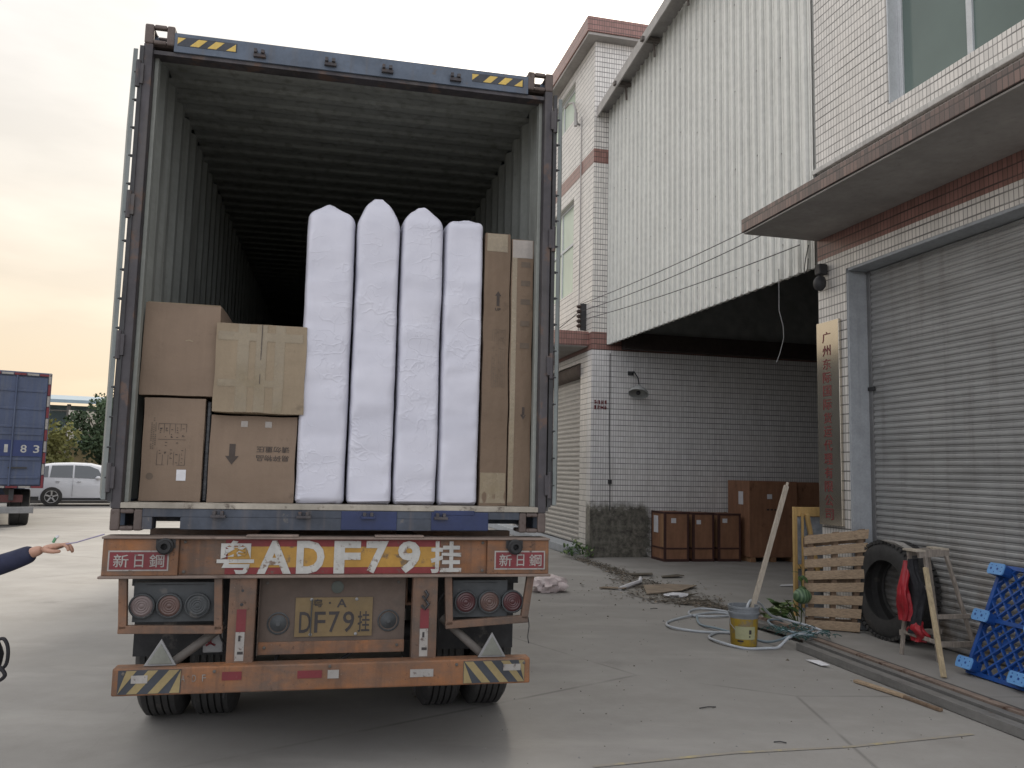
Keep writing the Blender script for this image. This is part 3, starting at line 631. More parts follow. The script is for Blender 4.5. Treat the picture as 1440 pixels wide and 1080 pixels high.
n = len(prof); fa = [(2 * i, 2 * i + 1, 2 * i + 3, 2 * i + 2) for i in range(n - 1)]
part('roof', MB().add(vs[:2 * n], fa, m_cgreen).add(vs[2 * n:], fa, m_cblue), ct)
part('floor', MB().box(.055, CW - .055, .06, CL - .1, ZB + .12, ZB + .15, m_floor_c), ct)
part('front_wall', MB().box(.02, CW - .02, CL - .1, CL - .05, ZB + .1, ZT - .05, m_cgreen), ct)
for x0, x1 in ((0, .05), (CW - .05, CW)): part('side_rail', MB().box(x0, x1, .12, CL, ZB + .01, ZB + .16, m_cblue).box(x0, x1, .12, CL, ZT - .065, ZT - .01, m_cblue), ct)
for k in range(20): pass
mb = MB()
for k in range(22): mb.box(.06, CW - .06, .5 + k * .52, .55 + k * .52, ZB + .02, ZB + .118, m_cdeep)
part('floor_joists', mb, ct)
for x0, sg_ in ((0, 1), (CW, -1)):
    a, b = sorted((x0, x0 + sg_ * .05)); a2, b2 = sorted((x0 + sg_ * .0, x0 + sg_ * .078))
    part('corner_post', MB().box(a, b, .004, .14, ZB + .118, ZT - .118, m_cpost).box(min(x0 + sg_ * .05, x0 + sg_ * .072), max(x0 + sg_ * .05, x0 + sg_ * .072), .07, .13, ZB + .15, ZT - .15, m_cgreen), ct, .004)
hd = MB().box(.162, CW - .162, .006, .1, ZT - .15, ZT - .035, m_cblue).box(.05, CW - .05, .02, .11, ZT - .172, ZT - .148, m_cpost)
for (xs, fl) in ((.18, 0), (1.915, 0)):
    for k in range(4):
        a = xs + k * .096; t0, t1 = ZT - .062, ZT - .108
        if k == 0: pl = [(a, 0, t0), (a + .045, 0, t0), (a, 0, t1 + .005)]
        elif k == 3: pl = [(a + .035, 0, t0), (a + .035, 0, t1), (a - .02, 0, t1)]
        else: pl = [(a + .018, 0, t0), (a + .068, 0, t0), (a + .022, 0, t1), (a - .028, 0, t1)]
        hd.prism([(p[0], .0035, p[2]) for p in reversed(pl)], (0, .0035, 0), m_hyt)
    hd.box(xs, xs + .33, .0045, .007, ZT - .112, ZT - .056, m_hb)
for x in (.64, 1.05, 1.39, 1.81):
    hd.box(x - .035, x + .035, -.016, .006, ZT - .128, ZT - .108, m_cpost).box(x - .032, x - .014, -.03, .006, ZT - .108, ZT - .085, m_cpost).box(x + .008, x + .028, -.03, .006, ZT - .108, ZT - .088, m_cpost)
part('header', hd, ct, .003)
sl_ = MB().box(.05, CW - .05, -.004, .12, ZB + .122, ZB + .152, m_sill).box(.163, CW - .163, .002, .12, ZB + .076, ZB + .121, m_cdeep)
sl_.box(.36, 2.08, .003, .12, ZB + .008, ZB + .076, m_cdeep).box(.163, .215, .004, .12, ZB + .008, ZB + .076, m_cdeep)
sl_.box(1.228, 1.545, -.003, .003, ZB + .012, ZB + .118, m_patch).box(1.745, 2.085, -.003, .003, ZB + .012, ZB + .118, m_patch).box(1.76, 2.0, -.006, -.001, ZB + .1, ZB + .128, m_patch)
for x in (.56, 1.02, 1.38, 1.80):
    sl_.box(x - .04, x + .04, -.03, .004, ZB + .075, ZB + .09, m_patch if x in (1.38,) else m_cpost).box(x - .03, x - .012, -.03, .004, ZB + .09, ZB + .112, m_cpost).box(x + .01, x + .028, -.03, .004, ZB + .09, ZB + .112, m_cpost)
part('sill', sl_, ct, .003)
def casting(xo, sgn, z0, y0=0, hole='front'):
    """corner casting with real through holes, built from slabs"""
    w, d, h = .164, .176, .118; m = MB(); x = lambda v: xo + sgn * v
    def bx(a, b, c, d_, e, f): m.box(min(x(a), x(b)), max(x(a), x(b)), c, d_, e, f, m_cast)
    hw, hh = .035, .034; cx_, cz = .085, z0 + h / 2; T = .03
    # front plate ring
    bx(0, cx_ - hw, y0, y0 + T, z0, z0 + h); bx(cx_ + hw, w, y0, y0 + T, z0, z0 + h)
    bx(cx_ - hw, cx_ + hw, y0, y0 + T, z0, cz - hh); bx(cx_ - hw, cx_ + hw, y0, y0 + T, cz + hh, z0 + h)
    # top & bottom, outer side ring
    bx(0, w, y0 + T, y0 + d, z0, z0 + .022)
    zt0, zt1 = z0 + h - .018, z0 + h; bx(0, w, y0 + T, y0 + .05, zt0, zt1); bx(0, w, y0 + .145, y0 + d, zt0, zt1); bx(0, .045, y0 + .05, y0 + .145, zt0, zt1); bx(.125, w, y0 + .05, y0 + .145, zt0, zt1)
    bx(0, .024, y0 + T, y0 + .055, z0 + .022, z0 + h - .022); bx(0, .024, y0 + .125, y0 + d, z0 + .022, z0 + h - .022)
    return m
for xo, sg_ in ((0, 1), (CW, -1)):
    for z0 in (ZB, ZT - .118):
        c_ = casting(xo, sg_, z0); part('corner_casting', c_, ct, .012)
        c_ = casting(xo, sg_, z0, CL - .176); part('corner_casting', c_, ct, .012)
# doors folded back 270 degrees
def door(x0, sgn, slope):
    def P(y, off, z): return (x0 + sgn * (slope * y) + off, y, z)
    z0, z1 = ZB + .165, ZT - .16; m = MB(); t_ = .024
    def slab(y0, y1, o0, o1, za, zb, mm):
        m.hexa([P(y0, o0, za), P(y0, o1, za), P(y1, o1, za), P(y1, o0, za), P(y0, o0, zb), P(y0, o1, zb), P(y1, o1, zb), P(y1, o0, zb)], mm)
    o = (0, -sgn * t_); slab(0, 1.16, min(o), max(o), z0, z1, mat('door_edge_pale', (.17, .19, .185), .6, streak=((.2, .2, .19), .5, .5)))
    dl = part('door', m, ct, .003); m = MB()
    gx = x0 - sgn * .034
    m.box(min(gx, gx - sgn * .022), max(gx, gx - sgn * .022), -.004, .02, z0 - .01, z1 + .02, m_dark)
    for k in range(15):
        z = z0 + .12 + k * .165
        m.tube([(x0 - sgn * .012, .006, z), (gx, .006, z)], .0085, m_dark, 6)
    a0 = x0 + sgn * .004; zt_ = z0 + 1.75
    m.add([(a0 - sgn * .024, .010, z0), (gx, .010, z0), (gx, .010, zt_), (a0 - sgn * .024, .03, z0), (gx, .03, z0), (gx, .03, zt_)], [(0, 1, 2), (3, 5, 4), (0, 2, 5, 3), (1, 4, 5, 2), (0, 3, 4, 1)], m_cpost)
    part('gasket_strip', m, dl)
    m = MB()
    for yy in (.3, .85):
        xx = x0 + sgn * slope * yy - sgn * .07; m.tube([(xx, yy, z0 - .05), (xx, yy, z1 + .05)], .017, m_lightgrey, 8)
    part('locking_bar', m, dl)
    for zz in (z0 + .12, z0 + .85, z0 + 1.65, z0 + 2.42):
        a, b = sorted((x0 - sgn * .052, x0 + sgn * -.018)); px_ = 0 if sgn < 0 else CW
        a, b = sorted((px_ + sgn * .028, px_ - sgn * .012))
        part('hinge', MB().box(a, b, -.012, .03, zz - .06, zz + .06, m_cpost).tube([(px_ + sgn * .018, -.004, zz - .08), (px_ + sgn * .018, -.004, zz + .08)], .014, m_cpost, 8), dl, .003)
    return dl
door(-.052, -1, .262); door(CW + .062, 1, .278)

# ---------------------------------------------------------------- cargo
zf = ZB + .154
def cartonbox(x0, x1, y0, y1, z0, z1, label, m, skew=0, decor=None, rnd=.004, lean=0, group=None):
    k = thing('cardboard_box', label, 'box', 'C', ((x0 + x1) / 2, y0, z0), group)
    mb = MB(); n = 14; rr = random.Random(int(x0 * 999 + z0 * 77))
    # subdivided, slightly bulging body
    def bul(u, v): return .008 * math.sin(math.pi * u) * math.sin(math.pi * v)
    vs = []; fs = []
    def face(o, du, dv, nn):
        b0 = len(vs)
        for i in range(n + 1):
            for j in range(n + 1):
                u, v = i / n, j / n; p = Vector(o) + Vector(du) * u + Vector(dv) * v + Vector(nn) * (bul(u, v) + .0025 * noise.noise(Vector((o[0] + u * 5, z0 * 3 + v * 5, o[1]))) * (0 if i in (0, n) or j in (0, n) else 1))
                p.x += skew * (p.z - z0); p += noise.noise_vector(p * 5) * .007; vs.append(tuple(p))
        for i in range(n):
            for j in range(n): a = b0 + i * (n + 1) + j; fs.append((a, a + n + 1, a + n + 2, a + 1))
    w, d, h = x1 - x0, y1 - y0, z1 - z0
    face((x0, y0, z0), (w, 0, 0), (0, 0, h), (0, -1, 0)); face((x1, y0, z0), (0, d, 0), (0, 0, h), (1, 0, 0)); face((x1, y1, z0), (-w, 0, 0), (0, 0, h), (0, 1, 0))
    face((x0, y1, z0), (0, -d, 0), (0, 0, h), (-1, 0, 0)); face((x0, y0, z1), (w, 0, 0), (0, d, 0), (0, 0, 1)); face((x0, y1, z0), (w, 0, 0), (0, -d, 0), (0, 0, -1))
    mb.add(vs, fs, m, True); part('box_body', mb, k, 0)
    if decor: decor(k, x0, x1, y0, z0, z1, skew)
    return k
def surf(x, z, b, y0):
    x0, x1, z0, z1 = b; u = min(max((x - x0) / (x1 - x0), 0), 1); v = min(max((z - z0) / (z1 - z0), 0), 1); e = 0 if u in (0, 1) or v in (0, 1) else 1
    y = y0 - .008 * math.sin(math.pi * u) * math.sin(math.pi * v) - .0025 * noise.noise(Vector((x0 + u * 5, z0 * 3 + v * 5, y0))) * e
    return y + noise.noise_vector(Vector((x, y, z)) * 5).y * .007
def wrap(mb, b, y0, k=.15):
    mb.v = [(v[0], surf(v[0], v[2], b, y0) + (v[1] - y0) * k, v[2]) for v in mb.v]
    return mb
def flat(mb, x0, x1, z0, z1, y, m, sk=0, zr=0): mb.box(x0 + sk * (z0 - zr), x1 + sk * (z0 - zr), y - .001, y + .0005, z0, z1, m)
def bump_y(x0, x1, z0, z1):  # just proud of the bulged front
    return lambda x, z, y0: y0 - .004 - .0095 * math.sin(math.pi * (x - x0) / (x1 - x0)) * math.sin(math.pi * (z - z0) / (z1 - z0)) - .0022
def strip(mb, xa, xb, za, zb, y0, box, m, nseg=6, lift=0):
    nseg = 14; f = lambda x, z, y0: y0 - .010; vs = []; fs = []
    for i in range(nseg + 1):
        for j in range(nseg + 1):
            x = xa + (xb - xa) * i / nseg; z = za + (zb - za) * j / nseg; vs.append((x, f(x, z, y0) - lift, z))
    for i in range(nseg):
        for j in range(nseg): a = i * (nseg + 1) + j; fs.append((a, a + nseg + 1, a + nseg + 2, a + 1))
    mb.add(vs, fs, m, True)
def decoA(k, x0, x1, y0, z0, z1, s):
    part('dent', wrap(MB().tube([(x0 + .23, y0 - .01, z0 + .32), (x0 + .25, y0 - .012, z0 + .325), (x0 + .27, y0 - .01, z0 + .318)], .004, m_cartB, 5), (x0, x1, z0, z1), y0), k)
    part('flap', MB().hexa([(x0 + .01, y0 + .003, z1 - .004), (x1 - .004, y0 + .003, z1 - .004), (x1 - .004, y0 + .3, z1 + .004), (x0 + .01, y0 + .3, z1 + .004), (x0 + .01, y0 + .001, z1 + .006), (x1 - .004, y0 - .002, z1 + .004), (x1 - .004, y0 + .3, z1 + .01), (x0 + .01, y0 + .3, z1 + .01)], m_cartB), k)
def decoB(k, x0, x1, y0, z0, z1, s):
    bx_ = (x0, x1, z0, z1); mb = MB(); tx0, tx1, tz0, tz1 = x0 + .085, x0 + .235, z0 + .205, z0 + .44; y = y0 - .0145
    for i in range(6): xx = tx0 + (tx1 - tx0) * i / 5; mb.box(xx - .0011, xx + .0011, y, y + .002, tz0, tz1, m_printk)
    for zz in (tz0, tz0 + .145, tz1): mb.box(tx0, tx1, y, y + .0021, zz - .0011, zz + .0011, m_printk)
    rr = random.Random(11)
    for i in range(5):
        xx = tx0 + (tx1 - tx0) * (i + .5) / 5
        for q in range(rr.randint(3, 6)):
            zz = tz0 + .155 + rr.random() * .06; mb.box(xx - .007, xx + rr.uniform(-.002, .008), y, y + .0022, zz, zz + .0035, m_printk)
        for q in range(rr.randint(2, 9)):
            zz = tz0 + .012 + rr.random() * .115; mb.box(xx - .006, xx + rr.uniform(-.002, .007), y, y + .0022, zz, zz + .003, m_printk)
    for i in range(3):
        for q in range(14):
            if rr.random() < .8: zz = tz0 + .09 + q * .011 * (1.2 if i == 1 else 1); mb.box(x0 + .045 + i * .011, x0 + .052 + i * .011, y + .003, y + .0052, zz, zz + .007, m_printf)
    mb.lathe((x0 + .052, y + .003, z0 + .14), (0, -1, 0), [(0, .0), (0, .02), (.001, .02), (.001, 0)], m_printf, 14)
    part('printed_table', wrap(mb, (x0, x1, z0, z1), y0), k)
    lb_ = MB().box(x1 - .135, x1 - .085, y0 - .0145, y0 - .0095, z0 + .118, z0 + .18, m_paper)
    for q in range(8): lb_.box(x1 - .112, x1 - .094, y0 - .0157, y0 - .014, z0 + .13 + q * .004, z0 + .132 + q * .004, m_ink)
    part('barcode_label', wrap(lb_, (x0, x1, z0, z1), y0), k)
def decoC(k, x0, x1, y0, z0, z1, s):
    bx_ = (x0, x1, z0, z1); mb = MB(); xm = x0 + (x1 - x0) * .5
    strip(mb, x0 + .12, x0 + .185, z0 + .005, z1 - .002, y0, bx_, m_tape, lift=.0); strip(mb, x0 + .33, x0 + .385, z0 + .005, z1 - .004, y0, bx_, m_tape, lift=.0006)
    strip(mb, xm - .03, xm + .03, z0 + .005, z1 - .004, y0, bx_, m_tape, lift=.0012); strip(mb, x0 + .02, x1 - .12, z0 + .15, z0 + .19, y0, bx_, m_tape, lift=.0018); strip(mb, x0 + .01, x1 - .02, z1 - .1, z1 - .05, y0, bx_, m_tape, lift=.0024)
    part('tape', wrap(mb, (x0, x1, z0, z1), y0), k); part('seam', wrap(MB().box(xm - .0018, xm + .0018, y0 - .03, y0 - .009, z0 + .17, (z0 + .17 + z1) / 2, m_printk).box(xm - .0018, xm + .0018, y0 - .03, y0 - .009, (z0 + .17 + z1) / 2, z1 - .002, m_printk), (x0, x1, z0, z1), y0), k)
def decoD(k, x0, x1, y0, z0, z1, s):
    bx_ = (x0, x1, z0, z1); y = y0 - .0145; mb = MB()
    ax_ = x0 + .125; mb.box(ax_ - .017, ax_ + .017, y, y + .002, z1 - .24, z1 - .165, m_printk)
    mb.prism([(ax_ - .038, y, z1 - .235), (ax_, y, z1 - .285), (ax_ + .038, y, z1 - .235)], (0, .002, 0), m_printk)
    # carton stands upside down: the two lines are turned by 180 degrees
    mb.glyph('易碎物品', (x1 - .03, y + .0005, z1 - .212), (-1, 0, 0), (0, 0, -1), m_printk, w=.19, h=.036, depth=-.002, bold=.008) if False else None
    part('arrow_print', wrap(mb, (x0, x1, z0, z1), y0), k); mb = MB()
    for txt, zt in (('请勿重压', z1 - .175), ('易碎物品', z1 - .226)):
        # rotated text still faces the viewer: u=-x, v=-z
        mb.glyph(txt, (x1 - .035, y + .0015, zt), (-1, 0, 0), (0, 0, -1), m_printk, w=.185, h=.036, depth=.002, bold=.008)
    part('warning_text', wrap(mb, (x0, x1, z0, z1), y0), k)
    for q in (.165, .3): mb = MB(); strip(mb, x0 + q, x0 + q + .038, z1 - .065, z1 - .03, y0, bx_, m_tape2, 3); part('tape', wrap(mb, (x0, x1, z0, z1), y0), k)
cartonbox(.105, .435, .15, .75, zf, zf + .585, 'lower left brown carton with a printed table and a white barcode label', m_cartA, decor=decoB)
cartonbox(.076, .490, .14, .74, zf + .60, zf + 1.135, 'plain brown carton on top at the left wall of the container', m_cartA, decor=decoA)
cartonbox(.47, .95, .16, .72, zf, zf + .5, 'brown carton with upside down warning text and arrow on the container floor', m_cartA, decor=decoD)
cartonbox(.478, .985, .10, .62, zf + .515, zf + 1.035, 'tan carton sealed with criss crossing tape beside the white bags', m_cartB, decor=decoC)
solo('wrapped_bundle', MB().box(.437, .466, .18, .7, zf, zf + .58, mat('black_wrap', (.02, .022, .026), .25, var=.3, bump=.6, bscale=12, bd=.01)), 'thin black film wrapped slab between the two lower cartons', 'bundle', 'C', (.45, .18, zf), bevel=.008)
def bag(x0, x1, zt, peak, px_, seed, label, ex, y0=.12, dep=1.15):
    ns, nc = 110, 120; vs = []; cxm = (x0 + x1) / 2; w = x1 - x0; rc = .045
    def ring(sx, sy, t):
        # rounded rectangle perimeter
        a = 2 * math.pi * t; ca, sa = math.cos(a), math.sin(a); e = .16
        return (math.copysign(abs(ca) ** e, ca) * sx, math.copysign(abs(sa) ** e, sa) * sy)
    H = zt - zf
    for i in range(ns + 1):
        u = i / ns
        if u < .84: z = zf + H * (u / .84); k = 0
        else: k = (u - .84) / .16; z = zt + (peak - zt) * k ** .85
        for j in range(nc):
            cx2, cy2 = ring(w / 2, dep / 2, (j + .5) / nc)
            kx = 1 - .82 * k ** ex; ky = 1 - .10 * k ** 2
            if i == 0: kx *= .93; ky *= .96
            px = cxm + cx2 * kx + (px_ - cxm) * k; py = y0 + dep / 2 + cy2 * ky
            P = Vector((px, py, z)); q = Vector((px * 5 + seed * 9.1, py * 4, z * 3.2))
            dpt = .018 * noise.noise(q) + .008 * noise.noise(q * 2.7) + .012 * max(.15, .5 + noise.noise(q * .6)) * (.4 - abs(noise.noise(Vector((px * 5 + seed + z * 2.2, py * 3, z * 6 - px * 7)))) * 1.8) * .6 + .0025 * (.4 - abs(noise.noise(Vector((px * 11 - z * 4 + seed * 3, py * 3, z * 13)))) * 1.8)
            dpt += .03 * k * noise.noise(q * 3); P.x += .022 * k * noise.noise(q * 1.3 + Vector((0, 0, seed)))
            amp = 1 if i > 1 else 1.6
            nrm = Vector((cx2 / (w / 2), cy2 / (dep / 2) , 0)); nrm.x *= .35; nrm = nrm.normalized() if nrm.length else nrm
            P += Vector((nrm.x * .45, nrm.y, 0)) * dpt * amp
            P.z += (.012 * noise.noise(q * 1.9) if i > 0 else 0) * (1 + 1.5 * k)
            P.z = max(P.z, zf + .0)
            vs.append(tuple(P))
    fs = [(i * nc + j, i * nc + (j + 1) % nc, (i + 1) * nc + (j + 1) % nc, (i + 1) * nc + j) for i in range(ns) for j in range(nc)]
    fs += [tuple(range(nc - 1, -1, -1)), tuple(ns * nc + j for j in range(nc))]
    solo('woven_bag', MB().add(vs, fs, m_bag, True), label, 'bag', 'C', (cxm, y0, zf), group='tall white woven bags')
bag(.955, 1.243, 3.12, 3.235, 1.09, 1, 'tall white woven bag with a rounded top next to the cartons, first of the four', 2.6)
bag(1.249, 1.518, 3.13, 3.30, 1.375, 2, 'tall white woven bag with the most pointed top, second from the cartons', 1.3)
bag(1.525, 1.788, 3.13, 3.27, 1.65, 3, 'tall white woven bag with a pinched hump top, third from the cartons', 2.1)
bag(1.793, 2.043, 3.13, 3.225, 1.93, 4, 'tall white woven bag with a nearly flat top beside the tall narrow cartons', 3.6)
def decoE(k, x0, x1, y0, z0, z1, s):
    y = y0 - .0145; xm = (x0 + x1) / 2 + .005; mb = MB(); za = z1 - .43
    mb.box(xm - .009, xm + .009, y, y + .002, za - .04, za + .03, m_printk).prism([(xm - .02, y, za + .025), (xm + .02, y, za + .025), (xm, y, za + .055)], (0, .002, 0), m_printk)
    mb.glyph('UP', (xm - .018, y + .0015, za - .07), X, Z, m_printk, w=.036, h=.018, depth=.002, bold=.02)
    tx0, tx1, tz0, tz1 = xm - .03, xm + .05, z1 - .98, z1 - .62
    for i in range(7): xx = tx0 + (tx1 - tx0) * i / 6; mb.box(xx - .001, xx + .001, y, y + .002, tz0, tz1, m_printf)
    for i in range(4): zz = tz0 + (tz1 - tz0) * i / 3; mb.box(tx0, tx1, y, y + .0021, zz - .001, zz + .001, m_printf)
    rr = random.Random(4)
    for q in range(60): xx = rr.uniform(tx0, tx1 - .01); zz = rr.uniform(tz0, tz1); mb.box(xx, xx + .008, y, y + .0022, zz, zz + .003, m_printf)
    part('print', wrap(mb, (x0, x1, z0, z1), y0), k); mb = MB(); b = (x0, x1, z0, z1)
    strip(mb, x0 + .002, x1 - .004, z0 + .015, z0 + .2, y0, b, m_tape, 8); part('tape', wrap(mb, (x0, x1, z0, z1), y0), k); mb = MB(); strip(mb, x0 + .01, x1 - .02, z1 - .12, z1 - .005, y0, b, m_tape, 6)
    part('tape', wrap(mb, (x0, x1, z0, z1), y0), k)
def decoF(k, x0, x1, y0, z0, z1, s):
    y = y0 - .0145; xm = (x0 + x1) / 2 + .02; mb = MB(); za = z1 - 1.12
    mb.box(xm - .008, xm + .008, y, y + .002, za, za + .05, m_printk).prism([(xm - .018, y, za + .004), (xm, y, za - .028), (xm + .018, y, za + .004)], (0, .002, 0), m_printk)
    part('arrow_print', wrap(mb, (x0, x1, z0, z1), y0), k)
    for zz in (.18, .30, .42, .56, .70): part('faded_print', wrap(MB().box(xm - .03, xm + .03, y, y + .002, z1 - zz, z1 - zz + .035, m_printf), (x0, x1, z0, z1), y0), k); mb = MB(); b = (x0, x1, z0, z1)
    strip(mb, x0 + .004, x0 + .035, z0 + .02, z1 - .1, y0, b, m_tape, 10); part('tape', wrap(mb, (x0, x1, z0, z1), y0), k); mb = MB(); strip(mb, x0 + .004, x1 - .004, z1 - .12, z1 - .003, y0, b, m_tape2, 6, .001)
    part('tape', wrap(mb, (x0, x1, z0, z1), y0), k)
cartonbox(2.05, 2.213, .13, 1.25, zf, zf + 1.71, 'tall narrow brown carton with an up arrow beside the last white bag', m_cartC, decor=decoE)
cartonbox(2.222, 2.362, .13, 1.25, zf, zf + 1.68, 'tall narrow carton wrapped in clear film against the right container wall', m_cartC, decor=decoF)

# ---------------------------------------------------------------- semi trailer
tr = thing('semi_trailer', 'rusty orange skeletal semi trailer with lettered rear beam under the container', 'trailer', 'C', (CW / 2, 0, 0))
bm_ = MB()
bm_.box(-.015, 2.45, -.07, .10, 1.238, 1.25, m_flange).box(-.022, 2.455, -.075, .10, 1.028, 1.042, m_flange)
bm_.box(-.01, .372, -.055, .095, 1.042, 1.238, m_orange).box(2.075, 2.445, -.055, .095, 1.042, 1.238, m_orange).box(.372, 2.075, -.028, .09, 1.042, 1.238, m_orange)
bm_.box(.72, 1.0, -.072, .0, 1.2505, 1.262, m_flange).box(1.42, 1.7, -.072, .0, 1.2505, 1.262, m_flange)
rear = part('rear_beam', bm_, tr, .004)
lt = MB().box(.612, 1.80, -.0305, -.0275, 1.045, 1.236, m_dred).box(.625, 1.80, -.0315, -.030, 1.082, 1.196, m_yellow)
boxes = [('粤', .568, .765), ('A', .782, .965), ('D', .992, 1.145), ('F', 1.197, 1.345), ('7', 1.376, 1.502), ('9', 1.556, 1.685), ('挂', 1.745, 1.925)]
for ch, a, b in boxes: lt.glyph(ch, (a, -.032, 1.047), X, Z, m_wpaint, w=b - a, h=.182, depth=.003, bold=.04 if ch in 'AF79D' else .024)
part('beam_lettering', lt, rear, label='white block characters over yellow and dark red bands')
for x0 in (.02, 2.117):
    st = MB().box(x0, x0 + .305, -.0585, -.0555, 1.068, 1.176, m_whst).box(x0 + .008, x0 + .297, -.0600, -.0580, 1.076, 1.168, m_redst)
    for i, ch in enumerate('新日鋼'):
        w_ = .075 if ch != '日' else .045; st.glyph(ch, (x0 + .028 + i * .09 + (.015 if ch == '日' else 0), -.0602, 1.088), X, Z, m_whst, w=w_, h=.068, depth=.002, bold=.006)
    part('name_sticker', st, rear)
for x in (.305, 2.235):
    part('twist_lock', MB().lathe((x, -.055, 1.200), (0, -1, 0), [(0, .044), (.03, .044), (.034, .036), (.05, .034), (.05, .018), (.02, .012)], m_black, 18).box(x - .05, x + .05, -.058, -.054, 1.19, 1.236, m_dark), rear)
def bar(x0, x1, z0, z1, y0=-.05, y1=.0, m=m_orange2): return MB().box(x0, x1, y0, y1, z0, z1, m)
for (fx0, fx1, gx0, gx1, zl, zr) in ((.077, .605, .092, .618, .76, .75), (1.83, 2.362, 1.843, 2.327, .752, .782)):
    g_ = MB(); T = .042
    g_.beam((fx0 + T / 2, -.03, 1.028), (gx0 + T / 2, -.03, zl), .04, T, m_orange2, (1, 0, 0)); g_.beam((fx1 - T / 2, -.03, 1.028), (gx1 - T / 2, -.03, zr), .04, T, m_orange2, (1, 0, 0))
    g_.beam((gx0 - .002, -.031, zl), (gx1 + .002, -.031, zr), .038, T, m_orange2); part('lamp_guard', g_, tr, .004)
for (x0, x1, lamps) in ((.148, .575, ((.197, m_lamppk), (.336, m_lampo), (.48, m_lbox))), (1.885, 2.21, ((1.96, m_lampr), (2.1, m_lampo), (2.238, m_lampr)))):
    bx_ = part('lamp_box', MB().box(x0, x1, .0, .05, .79, 1.0, m_lbox).box(x0 + .06, x1 - .06, -.0, .001, 0.985, .99, m_dark), tr, .008)
    for lx, lm in lamps:
        l_ = MB().lathe((lx, .002, .878), (0, -1, 0), [(0, .066), (.03, .066), (.034, .06), (.026, .056)], m_lbox, 28)
        o = part('tail_lamp', l_, bx_); p_ = []; r_ = .056
        pr = [(.026, .056)] + [(.03 + .003 * (k % 2), .05 - k * .006) for k in range(8)] + [(.034, .004)]
        part('lens', MB().lathe((lx, .002, .878), (0, -1, 0), pr, lm, 28), o)
for x0 in (.646, 1.648):
    u_ = part('upright', MB().box(x0, x0 + .142, -.055, .03, .56, 1.03, m_orange2), tr, .005)
    s_ = MB().box(x0 + .045, x0 + .095, -.0575, -.0545, .74, .86 if x0 < 1 else .85, m_redst).box(x0 + .045, x0 + .092, -.0575, -.0545, .585, .738, m_whst)
    s_.box(x0 + .058, x0 + .088, -.0588, -.057, .62, .635, m_ink).box(x0 + .06, x0 + .072, -.0588, -.057, .69, .72, m_ink)
    part('reflective_strip', s_, u_)
    if x0 > 1: part('hook', MB().tube([(x0 + .07, -.06, .95), (x0 + .085, -.075, .93), (x0 + .07, -.075, .905), (x0 + .055, -.06, .92)], .008, m_dark, 6).tube([(x0 + .07, -.06, .9), (x0 + .09, -.07, .875), (x0 + .07, -.07, .85), (x0 + .05, -.06, .87)], .008, m_dark, 6), u_)
    else: part('bolt', MB().lathe((x0 + .07, -.054, .96), (0, -1, 0), [(0, .008), (.003, .008)], m_dark, 8).lathe((x0 + .068, -.054, .885), (0, -1, 0), [(0, .009), (.003, .009)], m_dark, 8), u_)
pn = part('plate_panel', MB().box(.80, 1.612, .02, .05, .60, 1.027, m_panel).box(.80, 1.612, .006, .021, .60, .668, m_orange).box(.80, .806, -.02, .05, .60, 1.02, m_panel), tr, .004)
for hx, hz_ in ((.908, .768), (1.518, .775)):
    part('socket', MB().lathe((hx, .022, hz_), (0, -1, 0), [(0, .06), (.006, .062), (.01, .056), (-.004, .05), (.004, .045), (.012, .02), (.02, .012), (.02, 0)], m_lbox, 24), pn)
part('badge', MB().blob((1.225, .015, .965), (.045, .012, .02), m_lbox, 8).glyph('TK', (1.2, -.003, .955), X, Z, m_dark, w=.05, h=.02, depth=.008) if False else MB().lathe((1.225, .021, .965), (0, -1, 0), [(0, .035), (.006, .035), (.008, .02), (.008, 0)], mat('badge_green', (.055, .065, .055), .6), 16), pn)
pl = MB().box(.998, 1.426, .012, .019, .693, .908, m_plate)
pl.glyph('粤', (1.095, .0115, .855), X, Z, m_ink, w=.052, h=.045, depth=.002, bold=.01).glyph('·', (1.18, .0115, .872), X, Z, m_ink, w=.012, h=.012, depth=.002).glyph('A', (1.225, .0115, .853), X, Z, m_ink, w=.055, h=.047, depth=.002, bold=.015)
for ch, a, b in (('D', 1.022, 1.085), ('F', 1.105, 1.165), ('7', 1.183, 1.243), ('9', 1.262, 1.325), ('挂', 1.345, 1.412)):
    pl.glyph(ch, (a, .0115, .715), X, Z, m_ink, w=b - a, h=.115, depth=.002, bold=.006)
for bxx, bz in ((1.085, .898), (1.335, .898), (1.085, .705), (1.335, .705)): pl.lathe((bxx, .012, bz), (0, -1, 0), [(0, .009), (.005, .009), (.007, .004)], m_lightgrey, 10)
pl.tube([(1.085, .003, .70), (1.088, .002, .9)], .004, m_lbox, 6)
part('licence_plate', pl, pn)
bp = MB().box(.095, 2.328, -.12, -.02, .435, .576, m_orange); bpo = part('bumper', bp, tr, .008)
hz_ = MB()
def hstripes(x0, x1, dirn, n_):
    hz_.box(x0, x1, -.1225, -.1195, .445, .566, m_hb); step = .105
    for k in range(n_):
        a = x0 + k * step + (-.06 if dirn > 0 else 0); sh_ = .1 * dirn
        q = [(a, .447), (a + .05, .447), (a + .05 + sh_, .564), (a + sh_, .564)]
        q = [(min(max(x, x0 + .002), x1 - .002), z) for x, z in q]
        hz_.prism([(x, -.1245, z) for x, z in q], (0, .003, 0), m_hy)
hstripes(.125, .435, 1, 4); part('hazard_stripes', hz_, bpo); hz_ = MB(); hstripes(1.94, 2.295, -1, 5); part('hazard_stripes', hz_, bpo)
